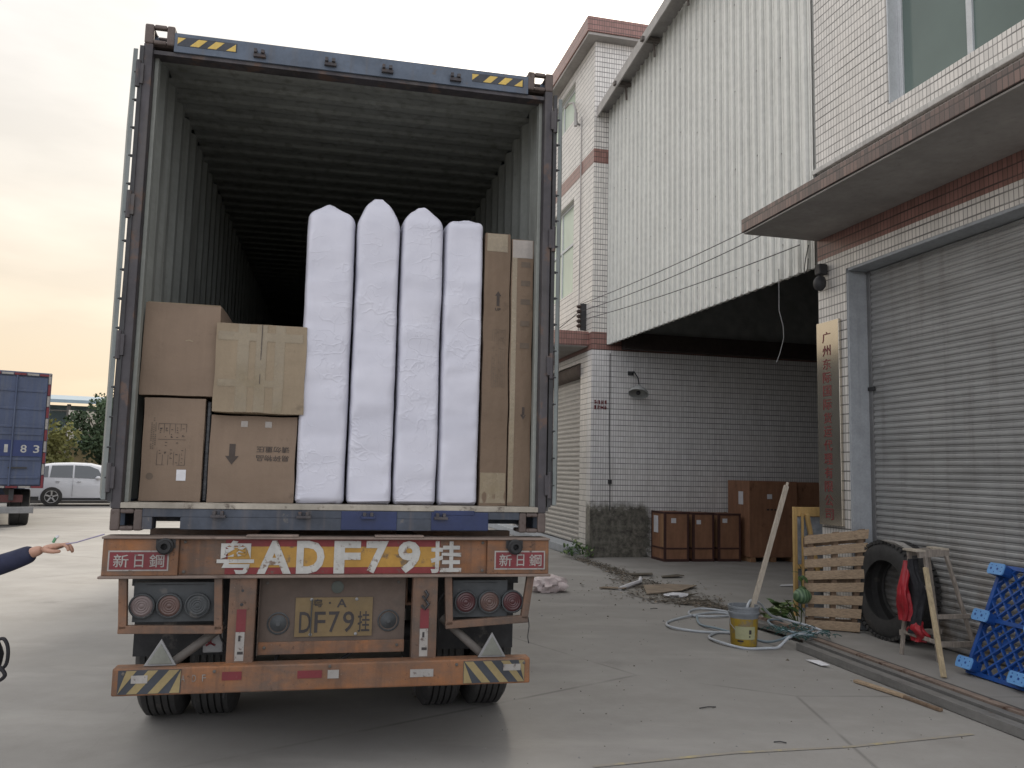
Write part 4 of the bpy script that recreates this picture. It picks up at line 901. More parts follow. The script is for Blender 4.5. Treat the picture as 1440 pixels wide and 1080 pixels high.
for q, mm in (((.19, .27, -.1265, -.1235, .50, .54), m_whst), ((.64, .74, -.1235, -.1195, .502, .545), m_redst), ((1.03, 1.16, -.1235, -.1195, .50, .54), m_redst), ((1.19, 1.25, -.1235, -.1195, .495, .54), m_whst), ((1.64, 1.77, -.1235, -.1195, .488, .53), m_whst), ((2.17, 2.27, -.1275, -.1235, .51, .545), m_whst)):
    part('bumper_sticker', MB().box(*q, mm), bpo)
for ch, x in (('A', .435), ('D', .49), ('F', .54)): part('stencil_letter', MB().glyph(ch, (x, -.1215, .5), X, Z, mat('faded_stencil', (.22, .2, .18), .7, spots=((.14, .1, .08), .5, 30)), w=.02, h=.035, depth=.002), bpo)
for x in (.32, 2.108):
    part('triangle_reflector', MB().prism([(x - .082, -.09, .578), (x + .082, -.09, .578), (x, -.09, .716)], (0, .015, 0), m_lightgrey).prism([(x - .062, -.094, .588), (x + .062, -.094, .588), (x, -.094, .694)], (0, .005, 0), m_reflt), tr, .003)
m_brace = mat('brace_dusty', (.10, .09, .08), .8, var=.3)
part('brace', MB().tube([(.62, .06, .76), (.38, -.03, .585)], .024, m_brace, 10), tr); part('brace', MB().tube([(1.83, .06, .78), (2.06, -.03, .585)], .024, m_brace, 10), tr)
for k, (bx_, bz_) in enumerate(((.84, .99), (1.57, .99), (.84, .64), (1.57, .64), (.40, 1.06), (.40, 1.22), (2.05, 1.06), (2.05, 1.22), (.15, .55), (.6, .55), (1.2, .56), (1.9, .55), (2.29, .55))):
    y_ = .019 if .8 < bx_ < 1.6 and bz_ < 1.0 and bz_ > .6 else (-.029 if bz_ > 1 else -.121)
    if bz_ == .64: y_ = .005
    part('bolt', MB().lathe((bx_, y_, bz_), (0, -1, 0), [(0, .009), (.006, .009), (.008, .005)], m_brace, 6), tr)
part('air_hose', MB().tube(smooth_path([(.95, .12, .62), (.9, .06, .55), (1.0, .03, .50), (1.2, .05, .53), (1.35, .1, .6)]), .009, m_black, 6), tr)
part('wiring', MB().tube(smooth_path([(.56, .03, .95), (.60, .0, .9), (.63, .02, .8), (.60, .05, .7), (.66, .08, .6)]), .006, m_black, 5), tr)
part('wiring', MB().tube(smooth_path([(1.87, .03, .95), (1.83, .0, .92), (1.80, .02, .85), (1.82, .05, .7)]), .006, m_black, 5), tr)
part('loose_wire', MB().tube(smooth_path([(2.33, -.04, .79), (2.335, -.045, .74), (2.33, -.04, .68), (2.337, -.04, .64)]), .003, m_black, 5), tr)
gb = part('grey_box', MB().box(.505, .61, .10, .16, .60, .735, m_lightgrey).box(.63, .64, .12, .14, .6, .8, m_dark), tr, .01)
part('paint_mark', MB().tube([(.52, .098, .64), (.545, .098, .655), (.55, .098, .69), (.53, .098, .66), (.57, .098, .64)], .006, m_redst, 5), gb)
for x0, x1 in ((.075, .63), (1.8, 2.34)):
    part('mudflap', MB().box(x0, x1, .42, .432, .52, .95, m_black), tr); part('mudguard', MB().lathe((x0 - .02, 1.12, .52), (1, 0, 0), [(0, .56), (x1 - x0 + .04, .56), (x1 - x0 + .04, .55), (0, .55)], m_black, 32, True) if False else MB().box(x0 - .02, x1 + .02, .38, .44, .93, .99, m_black), tr)
for x0 in (.76, 1.57):
    part('frame_rail', MB().box(x0, x0 + .11, .1, 11.6, 1.235, 1.25, m_orange2).box(x0 + .05, x0 + .06, .1, 11.6, .86, 1.235, m_orange2).box(x0, x0 + .11, .1, 11.6, .845, .86, m_orange2), tr)
cm_ = MB()
for k in range(9): cm_.box(.03, 2.41, .9 + k * 1.25, .98 + k * 1.25, 1.12, 1.22, m_orange2)
part('cross_members', cm_, tr)
def tyre_prof(w, r, rh):
    g = []; h = w / 2
    g += [(-h + .02, rh), (-h + .002, rh + .03), (-h - .008, (rh + r) / 2), (-h + .004, r - .04), (-h + .03, r - .006)]
    n = 5; xs = [-h + .03 + (w - .06) * i / n for i in range(n + 1)]
    for i in range(n):
        a, b = xs[i], xs[i + 1]
        g += [(a + .006, r), (b - .006, r)]
        if i < n - 1: g += [(b - .004, r - .016), (b + .004, r - .016)]
    g += [(h - .03, r - .006), (h - .004, r - .04), (h + .008, (rh + r) / 2), (h - .002, rh + .03), (h - .02, rh)]
    return g
for ax_y in (1.15, 2.46, 3.77):
    part('axle', MB().tube([(.1, ax_y, .5), (2.34, ax_y, .5)], .07, m_dark, 12), tr)
    for xc in (.165, .48, 1.945, 2.265):
        w_ = part('wheel', MB().lathe((xc - .1, ax_y, .5), (1, 0, 0), [(0, .1), (0, .26), (.2, .26), (.2, .1)], m_lightgrey, 24), tr)
        part('tyre', MB().lathe((xc, ax_y, .5), (1, 0, 0), tyre_prof(.265, .5, .26), m_tread, 48, True), w_)
for x in (.62, 1.72): part('hanging_cable', MB().tube([(x, .3, .95), (x + .02, .32, .6), (x - .01, .3, .3)], .008, m_black, 6), tr)
part('landing_leg', MB().box(.75, .87, 8.9, 9.02, .05, .9, m_orange2).box(1.57, 1.69, 8.9, 9.02, .05, .9, m_orange2).box(.7, .92, 8.84, 9.08, .002, .05, m_dark).box(1.52, 1.74, 8.84, 9.08, .002, .05, m_dark), tr)
# tractor unit ahead of the trailer
tt = thing('truck_tractor', 'blue truck cab coupled in front of the trailer, hidden by the container', 'truck', 'C', (CW / 2, 13.5, 0))
part('cab', MB().box(.05, 2.38, 12.55, 14.7, 1.0, 3.0, m_truckb), tt, .12); part('chassis', MB().box(.8, 1.65, 10.2, 14.6, .6, 1.0, m_dark), tt, .02)
for yy in (10.9, 13.9):
    for xc in (.2, 2.24): part('wheel', MB().lathe((xc, yy, .5), (1, 0, 0), tyre_prof(.28, .5, .0), m_tread, 32), tt)

# ---------------------------------------------------------------- passage crates
def crate(x0, x1, y0, y1, h, label, framed, labs, group, skids=False):
    k = thing('wooden_crate', label, 'crate', 'B', ((x0 + x1) / 2, y0, 0), group); zb = .09 if skids else .02
    part('panel', MB().box(x0, x1, y0, y1, zb, h, m_ply), k, .006)
    if framed:
        mb = MB(); e = .035; q = .006
        for (a, b) in ((x0, y0), (x1, y0), (x0, y1), (x1, y1)): mb.box(a - q if a == x0 else a - e, a + e if a == x0 else a + q, b - q if b == y0 else b - e, b + e if b == y0 else b + q, 0, h + .004, m_plyd)
        for z0, z1 in ((0, .05), (h - .03, h + .008), (.23, .26)):
            mb.box(x0 - q - .002, x1 + q + .002, y0 - q - .002, y0 + .01, z0, z1, m_plyd); mb.box(x0 - q - .002, x0 + .01, y0, y1, z0, z1 - .002, m_plyd)
        part('edge_frame', mb, k)
        part('side_board', MB().box(x0 - .004, x0, y0 + .04, y0 + .18, .27, h - .04, m_plyl), k)
    if skids:
        mb = MB()
        for a in (x0 + .03, (x0 + x1) / 2 - .05, x1 - .13): mb.box(a, a + .1, y0 + .01, y1, 0, zb, m_plyl)
        part('skid', mb, k)
    for (lx, lz, lw, lh) in labs: part('paper_label', MB().box(x0 + lx, x0 + lx + lw, y0 - .010, y0 - .0065 if framed else y0 - .001, lz, lz + lh, m_paper), k)
    return k
GC = 'crates against the passage wall'
k = crate(6.45, 6.94, 14.47, 15.08, .92, 'small plywood crate with a large white sheet on its side, nearest the stained corner', True, [(.13, .72, .1, .09)], GC)
part('document_sheet', MB().box(6.438, 6.443, 14.75, 14.95, .52, .84, m_paper), k)
crate(7.03, 7.46, 14.47, 15.05, .91, 'small dark edged plywood crate in the middle of the three', True, [(.07, .7, .09, .08)], GC)
crate(7.56, 8.02, 14.47, 15.05, .90, 'small dark edged plywood crate touching the large crates', True, [(.08, .73, .1, .08)], GC)
k = crate(8.13, 9.16, 14.32, 15.16, 1.54, 'large plain brown plywood crate on skids with a printed mark', False, [(.38, 1.2, .1, .09)], GC, True)
part('document_sheet', MB().box(8.122, 8.129, 14.55, 14.72, 1.08, 1.33, m_paper), k)
part('stencil', MB().box(8.5, 8.55, 14.312, 14.319, .98, 1.01, m_ink).box(8.58, 8.63, 14.312, 14.319, .98, 1.01, m_ink).box(8.66, 8.70, 14.312, 14.319, .98, 1.01, m_ink), k)
crate(9.2, 10.5, 14.45, 15.16, 1.53, 'large plywood crate half hidden behind the column', False, [(.55, 1.15, .1, .1)], GC, True)

# ---------------------------------------------------------------- yard things by the roller door
def bil(c, u, v):
    a, b, cc, d = [Vector(p) for p in c]  # BL BR TL TR
    return a.lerp(b, u).lerp(cc.lerp(d, u), v)
pc = [(5.28, 8.10, 0), (5.71, 7.80, 0), (5.31, 8.16, 1.02), (5.80, 7.72, 1.13)]
wp = thing('wooden_pallet', 'slatted wooden pallet leaning upright against the column beside the tyre', 'pallet', 'B', (5.55, 8.0, 0))
nb = Vector((-.38, -.9, .12)).normalized(); ns = 8
for k in range(ns):
    v0 = k / ns + .012; v1 = v0 + .088; mb = MB(); jit = random.uniform(-.02, .02)
    a, b, c_, d = bil(pc, -.01 + jit, v0), bil(pc, 1.0, v0), bil(pc, -.01 + jit, v1), bil(pc, 1.0, v1)
    mb.hexa([a, b, b - nb * .02, a - nb * .02, c_, d, d - nb * .02, c_ - nb * .02], m_pwood); part('slat', mb, wp, .003)
for u in (.10, .5, .9):
    a, b = bil(pc, u - .045, .0), bil(pc, u - .045, .985); c_, d = bil(pc, u + .045, 0), bil(pc, u + .045, .985); mb = MB()
    f1, f2 = nb * .022, nb * .11
    mb.hexa([a - f1, c_ - f1, c_ - f2, a - f2, b - f1, d - f1, d - f2, b - f2], m_pwood2); part('stringer', mb, wp, .003)
mb = MB()
for k in range(3):
    v0 = .02 + k * .42; a, b, c_, d = bil(pc, 0, v0), bil(pc, 1.0, v0), bil(pc, 0, v0 + .1), bil(pc, 1.0, v0 + .1); f1, f2 = nb * .112, nb * .13
    mb.hexa([a - f1, b - f1, b - f2, a - f2, c_ - f1, d - f1, d - f2, c_ - f2], m_pwood2)
part('back_slats', mb, wp)
# yellow timber frame with film behind
yf = thing('packing_frame', 'upright yellow pine packing frame with film wrapped glass behind the wooden pallet', 'frame', 'B', (5.75, 8.8, 0))
mb = MB().box(5.62, 5.665, 8.86, 8.9, 0, 1.28, m_ywood).box(6.25, 6.295, 8.86, 8.9, 0, 1.28, m_ywood).box(5.665, 6.25, 8.862, 8.898, 1.17, 1.28, m_ywood).box(5.665, 6.25, 8.862, 8.898, .55, .6, m_ywood)
mb.beam((5.78, 8.84, 1.2), (5.96, 8.84, .3), .05, .035, m_ywood, (0, 1, 0)).beam((5.72, 8.84, 1.22), (5.72, 8.84, .1), .02, .03, m_ywood); part('rail', mb, yf, .003)
part('film_wrapped_pane', MB().box(5.67, 6.25, 8.91, 8.93, .05, 1.16, mat('film_wrap', (.30, .33, .37), .2, var=.4, bump=.8, bscale=9, bd=.02)), yf)
# tyre
ty = thing('truck_tyre', 'large worn truck tyre standing against the roller door behind the pallet', 'tyre', 'B', (5.72, 7.42, 0))
pr = [(-.15, .3), (-.155, .33), (-.165, .38), (-.15, .45), (-.12, .485), (-.10, .5), (.10, .5), (.12, .485), (.15, .45), (.165, .38), (.155, .33), (.15, .3), (.12, .31), (.14, .4), (.1, .455), (-.1, .455), (-.14, .4), (-.12, .31)]
axv = Vector((-1, -.02, .03)).normalized(); cc = Vector((5.885, 7.47, .50))
pr = [(a_ * .85, b_) for a_, b_ in pr]
part('carcass', MB().lathe(cc, axv, pr, m_tread, 56, True), ty)
mb = MB(); u = Vector((0, 0, 1)); x_ = axv.cross(u).normalized(); u = x_.cross(axv).normalized()
for k in range(54):
    a = 2 * math.pi * k / 54; rd = x_ * math.cos(a) + u * math.sin(a); tg = axv.cross(rd)
    for s0, s1, dt_ in ((-.132, -.05, 0), (.05, .132, .0), (-.04, .04, .03)):
        p0 = cc + axv * s0 + rd * (.488) + tg * dt_; p1 = cc + axv * s1 + rd * (.488) + tg * dt_
        mb.beam(p0, p1, .036, .03, m_tread, tuple(rd))
part('tread_lugs', mb, ty)
solo('paper_scrap', MB().add([(5.86, 7.5, 1.012), (5.88, 7.3, 1.0), (5.9, 7.12, .93), (5.82, 7.1, .925), (5.76, 7.28, 1.0), (5.74, 7.48, 1.012)], [(0, 1, 2, 3, 4, 5)], m_whst), 'torn pale paper lying on top of the big tyre', 'paper', 'B', (5.7, 7.1, .95))
# trestle ladder
ld = thing('wooden_trestle', 'old grey wooden trestle ladder standing before the roller door', 'trestle', 'B', (5.7, 6.65, 0))
top = MB().beam((5.47, 6.60, .955), (5.80, 6.60, .975), .03, .07, m_gwood).beam((5.47, 6.74, .955), (5.80, 6.76, .975), .03, .06, m_gwood).beam((5.48, 6.58, .985), (5.50, 6.78, .985), .1, .02, m_lwood).beam((5.74, 6.58, 1.0), (5.77, 6.79, 1.0), .09, .02, m_lwood)
part('top_board', top, ld, .003)
for a, b in (((5.53, 6.585, .94), (5.575, 6.50, 0)), ((5.76, 6.585, .94), (6.0, 6.50, 0)), ((5.50, 6.75, .93), (5.47, 6.86, 0)), ((5.70, 6.75, .93), (5.92, 6.88, .0))):
    part('leg', MB().beam(a, b, .028, .034, m_gwood, (0, 1, 0)), ld, .004)
for a, b, w_ in (((5.55, 6.52, .40), (5.93, 6.52, .40), .04), ((5.54, 6.50, .16), (6.02, 6.50, .15), .05), ((5.46, 6.82, .62), (5.80, 6.8, .62), .035), ((5.46, 6.86, .2), (5.92, 6.86, .2), .05), ((5.55, 6.50, .18), (5.47, 6.85, .22), .035)):
    part('rung', MB().beam(a, b, .025, w_, m_gwood), ld, .003)
solo('timber_batten', MB().beam((5.36, 6.38, .86), (5.17, 5.98, .01), .026, .042, mat('pale_batten', (.40, .32, .20), .75, var=.25, scale=5, stretch=(9, 9, 1), bump=.3), (1, 0, 0)), 'thin pale timber batten leaning on the front of the trestle', 'batten', 'B', (5.2, 6, 0), bevel=.003)
# red jacket
jk = thing('jacket', 'red and black jacket hanging from the side of the wooden trestle', 'jacket', 'B', (5.55, 6.8, .2))
def cloth(cx_, cy_, zt, zb, w, d, m, seed, lean=0, name='panel'):
    vs = []; n = 48; k = 40
    for i in range(n + 1):
        v = i / n; z = zt + (zb - zt) * v; ww = w * (.35 + .65 * min(1, v * 2.6)) * (1 - .18 * max(0, v - .8) / .2)
        ox = lean * v + .02 * math.sin(v * 7 + seed) ; ww *= 1 + .12 * math.sin(v * 9 + seed)
        for j in range(k):
            a = 2 * math.pi * j / k; f = 1 + .30 * noise.noise(Vector((math.cos(a) * 2.2 + seed, math.sin(a) * 2.2, z * 5))) + .20 * math.sin(4 * a + seed + v * 4) * (.4 + v) + .12 * noise.noise(Vector((a * 2, seed, z * 16)))
            vs.append((cx_ + ox + math.cos(a) * d * f, cy_ + math.sin(a) * ww * f, z))
    fs = [(i * k + j, i * k + (j + 1) % k, (i + 1) * k + (j + 1) % k, (i + 1) * k + j) for i in range(n) for j in range(k)] + [tuple(range(k)), tuple(n * k + j for j in range(k - 1, -1, -1))]
    return MB().add(vs, fs, m, True)
part('red_sleeve', cloth(5.46, 6.76, .88, .33, .062, .042, m_red, 1.3, -.04), jk)
part('black_lining', cloth(5.52, 6.72, .9, .22, .075, .05, m_bcloth, 4.1, .0), jk)
part('red_hem', cloth(5.51, 6.70, .33, .15, .09, .055, m_red, 2.2, .02), jk)
# blue plastic pallet leaning on the door
bpl = thing('plastic_pallet', 'blue plastic lattice pallet leaning on its edge against the roller door', 'pallet', 'B', (5.55, 5.5, 0))
P0 = Vector((5.52, 6.10, .02)); eu = Vector((-.02, -1, -.0)).normalized(); ev = Vector((.37, -.03, .86)).normalized(); en = eu.cross(ev).normalized()
if en.x > 0: en = -en
LU, LV = 1.2, .95
def PP(u_, v_, w_=0): return P0 + eu * u_ + ev * v_ + en * w_
lat = MB(); th = .035
for (a, b) in (((0, 0), (LU, 0)), ((0, LV), (LU, LV)), ((0, 0), (0, LV)), ((LU, 0), (LU, LV)), ((0, LV / 2), (LU, LV / 2)), ((LU / 2, 0), (LU / 2, LV))):
    lat.beam(PP(*a), PP(*b), .035, .05, m_plast, tuple(en))
stp = .13
k = -int(LV / stp) - 1
while k * stp < LU + LV:
    for sgn in (1, -1):
        # lines u - sgn*v = c clipped to the rectangle
        c0 = k * stp; pts_ = []
        if sgn == 1:
            ua, va = (c0, 0) if c0 >= 0 else (0, -c0); ub, vb = (c0 + LV, LV) if c0 + LV <= LU else (LU, LU - c0)
        else:
            ua, va = (c0, 0) if c0 <= LU else (LU, c0 - LU); ub, vb = (c0 - LV, LV) if c0 - LV >= 0 else (0, c0)
        if 0 <= va <= LV and 0 <= vb <= LV and 0 <= ua <= LU and 0 <= ub <= LU and abs(ua - ub) > .02:
            lat.beam(PP(ua, va, .002 * sgn), PP(ub, vb, .002 * sgn), .014, .035, m_plast, tuple(en))
    k += 1
mb = lat
for i in range(13):
    for j in range(10):
        if (i * 7 + j * 3) % 4 != 0: mb.beam(PP(.045 + i * .092, .03 + j * .098, -.017), PP(.09 + i * .092, .03 + j * .098, -.017), .06, .004, m_plast, tuple(en)) if (i + j) % 2 else None
part('lattice', lat, bpl)
for iu, u_ in enumerate((.05, LU / 2, LU - .05)):
    for iv, v_ in enumerate((.05, LV / 2, LV - .05)):
        f = MB(); w_ = .085; h_ = .05
        q = lambda d, s: [PP(u_ + cx * w_ * s, v_ + cy * h_ * s, d) for cx, cy in ((-1, -.6), (-.85, -1), (.85, -1), (1, -.6), (1, .6), (.85, 1), (-.85, 1), (-1, .6))]
        a = q(.0, .85); b = q(.105, 1); n = 8
        f.add(a + b, [(i, (i + 1) % n, n + (i + 1) % n, n + i) for i in range(n)] + [tuple(range(n, 2 * n))], m_plast)
        o = part('foot', f, bpl)
        cpd = MB(); a = q(.1055, 1.02); b = q(.117, 1.0); cpd.add(a + b, [(i, (i + 1) % n, n + (i + 1) % n, n + i) for i in range(n)] + [tuple(range(n, 2 * n))], m_plastl)
        for hx, hy in ((-.05, .0), (.02, -.0), (.0, .028), (.06, .02), (.06, -.02), (-.01, -.03), (-.05, .03)):
            c0 = PP(u_ + hx, v_ + hy, .1175); cpd.lathe(c0 - en * .001, en, [(0, .012 if hy == 0 else .006), (.0015, .011 if hy == 0 else .005)], m_plast, 8)
        part('pad', cpd, o)

# steel profiles on the ground
GB = 'steel profiles lying along the apron'
def channel(x0a, x0b, w, h, y0, y1, m, label, ms=m_steeld):
    """profile from (x0a,y0) to (x0b,y1), C shape open to the top"""
    k = MB(); t_ = .012
    for (o0, o1, z0, z1, mm) in ((0, w, .006, .006 + t_, m), (0, t_, .006 + t_, h, m), (w - t_, w, .006 + t_, h, m), (0, w, h, h + .006, m)) :
        k.hexa([(x0a + o0, y0, z0), (x0a + o1, y0, z0), (x0b + o1, y1, z0), (x0b + o0, y1, z0), (x0a + o0, y0, z1), (x0a + o1, y0, z1), (x0b + o1, y1, z1), (x0b + o0, y1, z1)], mm)
    solo('steel_beam', k, label, 'beam', 'B', (x0a, y0, 0), GB)
channel(4.43, 4.54, .095, .062, 1.5, 7.15, m_steel, 'outermost grey steel beam, nearest the yard')
channel(4.535, 4.65, .045, .02, 1.5, 7.22, m_steeld, 'low dark strip added as the shadow gap just inside the outermost steel beam', m_steeld)  # shade of the gap between two beams, drawn as a low dark profile
channel(4.59, 4.71, .075, .062, 1.5, 7.3, m_steel, 'grey steel beam, second from the yard')
channel(4.675, 4.80, .04, .02, 1.5, 7.4, m_steeld, 'thin dark strip painting a shadow gap in the middle of the steel bundle', m_steeld)  # another shadow gap painted as a dark strip between beams
channel(4.725, 4.855, .07, .058, 1.5, 7.5, m_rusty, 'pale rusty steel beam, second from the roller door')
channel(4.81, 4.945, .05, .045, 1.5, 7.6, m_steeld, 'innermost steel beam in the painted slot shadow colour, nearest the roller door')  # beam coloured with the slot shadow tone
solo('steel_offcut', MB().beam((4.72, 8.5, .05), (4.85, 7.35, .06), .12, .05, m_steel).beam((4.78, 8.5, .1), (4.92, 7.4, .1), .05, .03, m_rusty), 'short steel offcut lying on the beams behind the bucket', 'beam', 'B', (4.8, 7.9, 0), bevel=.003)
solo('wood_strip', MB().beam((4.33, 5.98, .016), (4.40, 5.5, .018), .05, .02, m_pwood).beam((4.40, 5.52, .014), (4.42, 5.15, .014), .035, .02, m_pwood2), 'split strip of pale wood lying at the edge of the beams', 'wood strip', 'B', (4.38, 5.6, 0), bevel=.002)

# bucket, plank, hose
bk = thing('bucket', 'yellow plastic bucket with a grey rim and pale label on the yard', 'bucket', 'B', (4.14, 7.42, 0)); bc = Vector((4.14, 7.42, 0))
part('body', MB().lathe(bc, Z, [(0.004, .0), (.004, .118), (.02, .125), (.27, .138)], m_buck, 36), bk)
part('rim', MB().lathe(bc, Z, [(.27, .1385), (.30, .142), (.31, .15), (.325, .15), (.33, .143), (.36, .145), (.365, .153), (.385, .153), (.385, .14), (.2, .13), (.2, 0)], m_buckg, 36), bk)
vs = []; 
for i in range(11):
    a = R(205) + R(85) * i / 10
    for z in (.08, .2): vs.append((bc.x + math.cos(a) * (.1275 + z * .05 + .002), bc.y + math.sin(a) * (.1275 + z * .05 + .002), z))
part('label', MB().add(vs, [(2 * i, 2 * i + 2, 2 * i + 3, 2 * i + 1) for i in range(10)], m_lab, True), bk)
vs = []; 
for a0, a1, z0, z1 in ((262, 272, .13, .17), (262, 268, .1, .115), (215, 240, .055, .07)):
    k0 = len(vs)
    for i in range(4):
        a = R(a0 + (a1 - a0) * i / 3)
        for z in (z0, z1): vs.append((bc.x + math.cos(a) * (.1275 + z * .05 + .0035), bc.y + math.sin(a) * (.1275 + z * .05 + .0035), z))
part('label_print', MB().add(vs, [(8 * k + 2 * i, 8 * k + 2 * i + 2, 8 * k + 2 * i + 3, 8 * k + 2 * i + 1) for k in range(3) for i in range(3)], m_ink, True), bk)
part('handle', MB().tube([(bc.x - .155, bc.y, .3), (bc.x - .165, bc.y - .04, .22), (bc.x - .14, bc.y - .09, .17)], .004, m_lightgrey, 6), bk)
solo('long_board', MB().beam((4.15, 7.45, .03), (4.69, 7.52, 1.55), .05, .022, m_lwood, (0, 1, 0)).beam((4.665, 7.515, 1.48), (4.705, 7.522, 1.585), .02, .021, m_lwood, (0, 1, 0)), 'long weathered board standing slanted in the yellow bucket', 'board', 'B', (4.15, 7.45, 0), bevel=.002)
h1 = [[4.94, 8.86], [4.85, 9.2], [4.65, 9.35], [4.45, 9.25], [4.33, 8.95], [4.53, 8.82], [4.84, 8.94], [4.72, 9.1], [4.34, 8.93], [3.97, 8.7], [3.8, 8.47], [3.78, 8.23], [4.0, 8.06], [4.25, 7.95], [4.4, 7.89], [4.19, 8.0], [3.95, 7.77], [3.92, 7.5], [4.05, 7.25], [4.27, 7.2], [4.38, 7.2]]
h1z = [(x, y, .012 + .006 * (i % 3)) for i, (x, y) in enumerate(h1)] + [(4.52, 7.2, .12), (4.8, 7.3, .12), (5.05, 7.42, .1), (5.16, 7.55, .05), (5.15, 7.75, .08), (4.95, 7.95, .13), (4.7, 7.85, .2), (4.45, 7.65, .36), (4.27, 7.5, .415), (4.18, 7.42, .36), (4.15, 7.4, .2)]
solo('garden_hose', MB().tube(smooth_path(h1z), .013, m_hose, 8), 'pale grey hose coiled on the concrete and hooked into the bucket', 'hose', 'B', (4.2, 8, 0))
h2 = [(4.34, 8.84, .03), (4.18, 8.43, .015), (4.22, 8.1, .03), (4.33, 7.8, .02), (4.42, 7.45, .02), (4.5, 7.2, .12), (4.7, 7.3, .13), (5.0, 7.55, .1), (5.14, 7.85, .05), (5.1, 8.2, .03), (4.95, 8.1, .1), (4.72, 7.95, .13), (4.6, 7.6, .125), (4.62, 7.35, .13), (4.75, 7.2, .12)]
solo('garden_hose', MB().tube(smooth_path(h2), .012, mat('hose_blue_grey', (.20, .26, .30), .45, var=.12), 8), 'blue grey hose tangled with the pale one behind the bucket', 'hose', 'B', (4.5, 8, 0))
mb = MB()
for i in range(90):
    a = Vector((4.72 + random.uniform(-.22, .25), 7.35 + random.uniform(-.22, .28), .11 + random.uniform(0, .035))); b = a + Vector((random.uniform(-.1, .1), random.uniform(-.1, .1), random.uniform(-.02, .02))); mb.tube([a, (a + b) / 2 + Vector((0, 0, .015)), b], .004, m_net, 4)
solo('green_net', mb, 'crumpled dark green netting lying on the beams under the hose', 'net', 'B', (4.72, 7.35, .11))

# plant and gourd beside the pallet
def leafq(mb, c, d, ln, w, m, up=Vector((0, 0, 1)), curl=.2):
    d = d.normalized(); s = d.cross(up)
    s = s.normalized() if s.length > .01 else Vector((1, 0, 0)); nn = s.cross(d).normalized()
    p = [c, c + d * ln * .35 + s * w / 2 + nn * curl * w * .5, c + d * ln * .75 + s * w * .4 + nn * curl * w * .2, c + d * ln - nn * curl * ln * .3, c + d * ln * .75 - s * w * .4 + nn * curl * w * .2, c + d * ln * .35 - s * w / 2 + nn * curl * w * .5, c + d * ln * .5]
    mb.add(p, [(0, 1, 6), (1, 2, 6), (2, 3, 6), (3, 4, 6), (4, 5, 6), (5, 0, 6)], m, True)
pk = thing('leafy_plant', 'straggling green vine with big leaves growing at the foot of the pallet', 'plant', 'B', (5.15, 8.2, 0)); rr = random.Random(8)
st_ = MB(); lf = MB()
for i in range(9):
    a = rr.uniform(2.0, 4.4); r_ = rr.uniform(.15, .42); b = Vector((5.24, 8.2, 0)); tip = b + Vector((math.cos(a) * r_, math.sin(a) * r_ * .7, rr.uniform(.08, .34))); mid = b.lerp(tip, .5) + Vector((0, 0, .08))
    st_.tube([b, mid, tip], .006, m_vine, 5)
    for q in range(4): c = mid.lerp(tip, q / 3); leafq(lf, c, Vector((rr.uniform(-1, .4), rr.uniform(-1, .6), rr.uniform(-.5, .5))), rr.uniform(.09, .17), rr.uniform(.07, .13), m_leafl if rr.random() < .45 else m_leaf)
for i in range(4):
    st_.tube([(5.25, 8.17, 0), (5.24, 8.13, .3), (5.22, 8.1, .55)], .006, m_vine, 5)
for q in range(10): leafq(lf, Vector((5.24 + rr.uniform(-.05, .03), 8.1, .35 + rr.random() * .3)), Vector((rr.uniform(-1, .3), rr.uniform(-.6, .2), rr.uniform(-.6, .6))), rr.uniform(.06, .1), rr.uniform(.04, .08), m_leaf)
part('stem', st_, pk); part('foliage', lf, pk)
solo('striped_gourd', MB().blob((5.2, 8.06, .36), (.1, .09, .085), m_gourd, 12, 1, .08), 'round dark green striped gourd hanging at the left edge of the pallet', 'gourd', 'B', (5.2, 8.06, .36))
wd = MB(); rr = random.Random(2)
for i in range(170):
    a = rr.uniform(0, 6.28); r_ = rr.random() ** .6 * .3; c = Vector((5.02 + math.cos(a) * r_, 15.35 + math.sin(a) * r_ * 1.4, rr.random() * .38 * (1 - r_ * 2.2) + .01)); leafq(wd, c, Vector((rr.uniform(-1, 1), rr.uniform(-1, 1), rr.uniform(-.1, 1))), rr.uniform(.05, .12), rr.uniform(.03, .06), m_leaf if rr.random() < .7 else m_leafl)
solo('weed_clump', wd, 'low green weeds growing at the corner of the tiled building', 'weeds', 'B', (5.02, 15.35, 0), kind='stuff')

# litter
def sheet(name, pts, z, m, label, cat, th=.006, curl=.0):
    vs = [(x, y, z + curl * abs(math.sin(i * 2.1))) for i, (x, y) in enumerate(pts)]
    return solo(name, MB().prism(vs, (0, 0, th), m), label, cat, 'B', (pts[0][0], pts[0][1], 0))
sheet('cardboard_scrap', [(4.45, 10.55), (5.05, 10.75), (5.5, 11.2), (5.2, 11.45), (4.7, 11.3)], .012, m_cardb, 'large flattened brown cardboard scrap on the passage apron', 'cardboard', .012, .015)
sheet('cardboard_scrap', [(4.0, 11.2), (4.3, 11.0), (4.35, 11.05), (4.1, 11.3)], .01, m_cardb, 'narrow brown cardboard strip left of the large scrap', 'cardboard', .012, .02)
sheet('cardboard_scrap', [(5.0, 12.5), (5.35, 12.45), (5.4, 12.6), (5.05, 12.7)], .01, m_litter, 'small dark scrap in the dirt near the crates', 'cardboard', .015, .02)
sheet('cardboard_scrap', [(5.4, 12.2), (5.8, 12.25), (5.75, 12.4), (5.45, 12.35)], .01, m_litter, 'thin dark scrap to the right of the debris, near the crates', 'cardboard', .015, .02)
mb = MB(); mb.tube([(4.25, 11.05, .02), (4.5, 11.25, .05), (4.78, 11.6, .04), (4.85, 11.75, .07)], .03, m_paper, 6); solo('paper_scrap', mb, 'long crumpled white paper strip beside the cardboard scrap', 'paper', 'B', (4.5, 11.3, 0))
